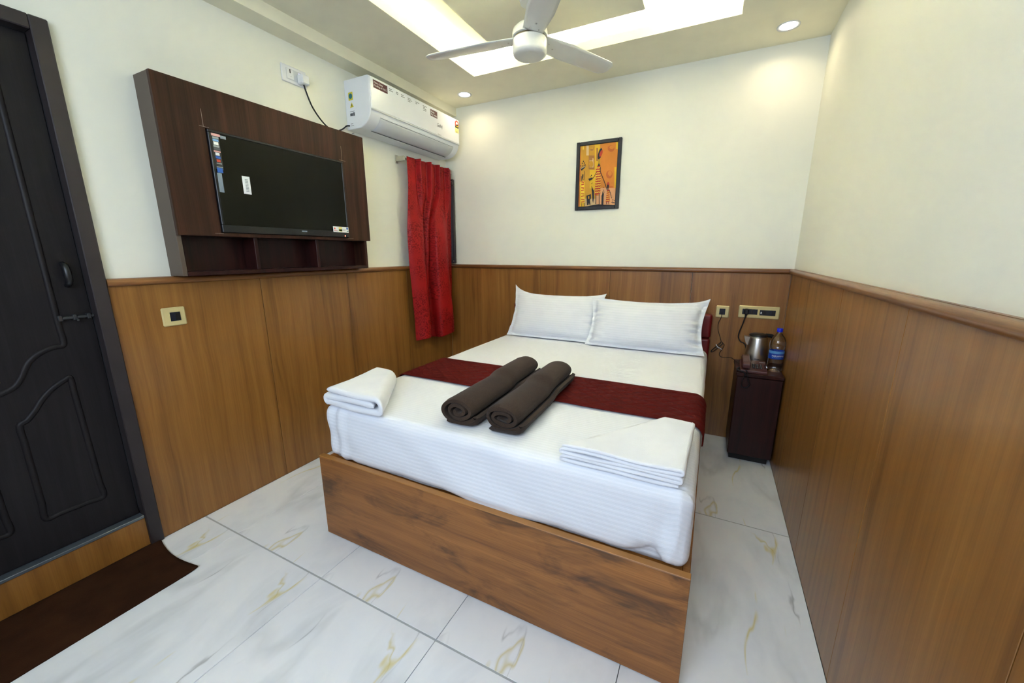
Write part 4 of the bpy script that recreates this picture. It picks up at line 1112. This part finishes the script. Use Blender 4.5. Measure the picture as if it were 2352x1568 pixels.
MB().lathe([(0.0414, .118), (0.0415, .119), (0.0415, .1340), (0.0414, .1345)], (bx_, by_, CZ), 48, cap=False).build('label_band', 'label_sky', lb, smooth=True)
a_ = Vector((2.2142 - bx_, -3.0779 - by_)); tb = math.atan2(a_.y, a_.x) + .25
def onb(z0, r=.0418): return lambda u, v: (bx_ + r * math.cos(tb + u / r), by_ + r * math.sin(tb + u / r), CZ + z0 + v)
mb = MB(); text_on(mb, 'AQUAFINA', onb(.1035), .070, .0125); mb.build('lettering', 'paper', lb)
mb = MB()
for k in range(8): mb.add([onb(.0925)(u, v) for u, v in ((-.026 + k * .006, 0), (-.021 + k * .006, 0), (-.021 + k * .006, .0016), (-.026 + k * .006, .0016))], [(0, 1, 2, 3)])
mb.add([onb(.090)(u, v) for u, v in ((-.031, 0), (-.027, 0), (-.027, .006), (-.031, .006))], [(0, 1, 2, 3)])
mb.build('small_print', 'label_sky', lb)

# ------------------------------------------------------------------ ceiling fan
fxc, fyc = 1.34, -1.165; hz = 2.222
fn = thing('ceiling_fan', (fxc, fyc, hz), label='white three-blade ceiling fan below the cove panel', category='ceiling fan')
MB().lathe([(.055, PZB - .0005), (.056, PZB - .012), (.045, PZB - .045), (.018, PZB - .052)], (fxc, fyc, 0), 32).build('canopy', 'fan_white', fn, smooth=True, angle=50)
MB().lathe([(.0125, PZB - .05), (.0125, hz + .09)], (fxc, fyc, 0), 20).build('downrod', 'fan_white', fn, smooth=True, angle=50)
MB().lathe([(.030, hz + .135), (.060, hz + .128), (.078, hz + .112), (.082, hz + .10), (.082, hz + .082), (.076, hz + .078)], (fxc, fyc, 0), 40).build('motor', 'fan_white', fn, smooth=True, angle=50)
MB().lathe([(.074, hz + .080), (.074, hz + .068)], (fxc, fyc, 0), 40, cap=False).build('motor_gap', plain('fan_gap_bronze', (70, 60, 24), .4), fn, smooth=True)
MB().lathe([(.079, hz + .069), (.0805, hz + .065), (.0805, hz + .020), (.078, hz + .011), (.070, hz + .004), (.055, hz), (.0, hz - .0015)], (fxc, fyc, 0), 48, cap=False).build('lower_cup', 'fan_white', fn, smooth=True, angle=60)
for ang in (63, 186, 306):
    ca, sa = math.cos(math.radians(ang)), math.sin(math.radians(ang)); Pb = []
    for i in range(22):
        r = .062 + (.545 - .062) * i / 21; f = i / 21
        wd = .046 + .018 * min(1, f * 3) - .012 * f; wd *= 1 if f < .93 else (1 - ((f - .93) / .07) ** 2 * .35)
        row = []
        for j in range(9):
            s_ = j / 8 * 2 - 1; w_ = s_ * wd; zz = hz + .073 - w_ * .17 - .006 * (1 - s_ * s_) * 0 + .006 * s_ * s_
            row.append((fxc + ca * r - sa * w_, fyc + sa * r + ca * w_, zz))
        Pb.append(row)
    bl = MB().grid(Pb).build('blade', 'fan_white', fn, smooth=True); solid(bl, .003)
    for r, w_ in ((.10, -.02), (.10, .02), (.14, 0)):
        MB().lathe([(.0045, -.004), (.003, -.006), (0, -.0065)], (fxc + ca * r - sa * w_, fyc + sa * r + ca * w_, hz + .073 - w_ * .17), 8, cap=False).build('screw', 'chrome', bl)
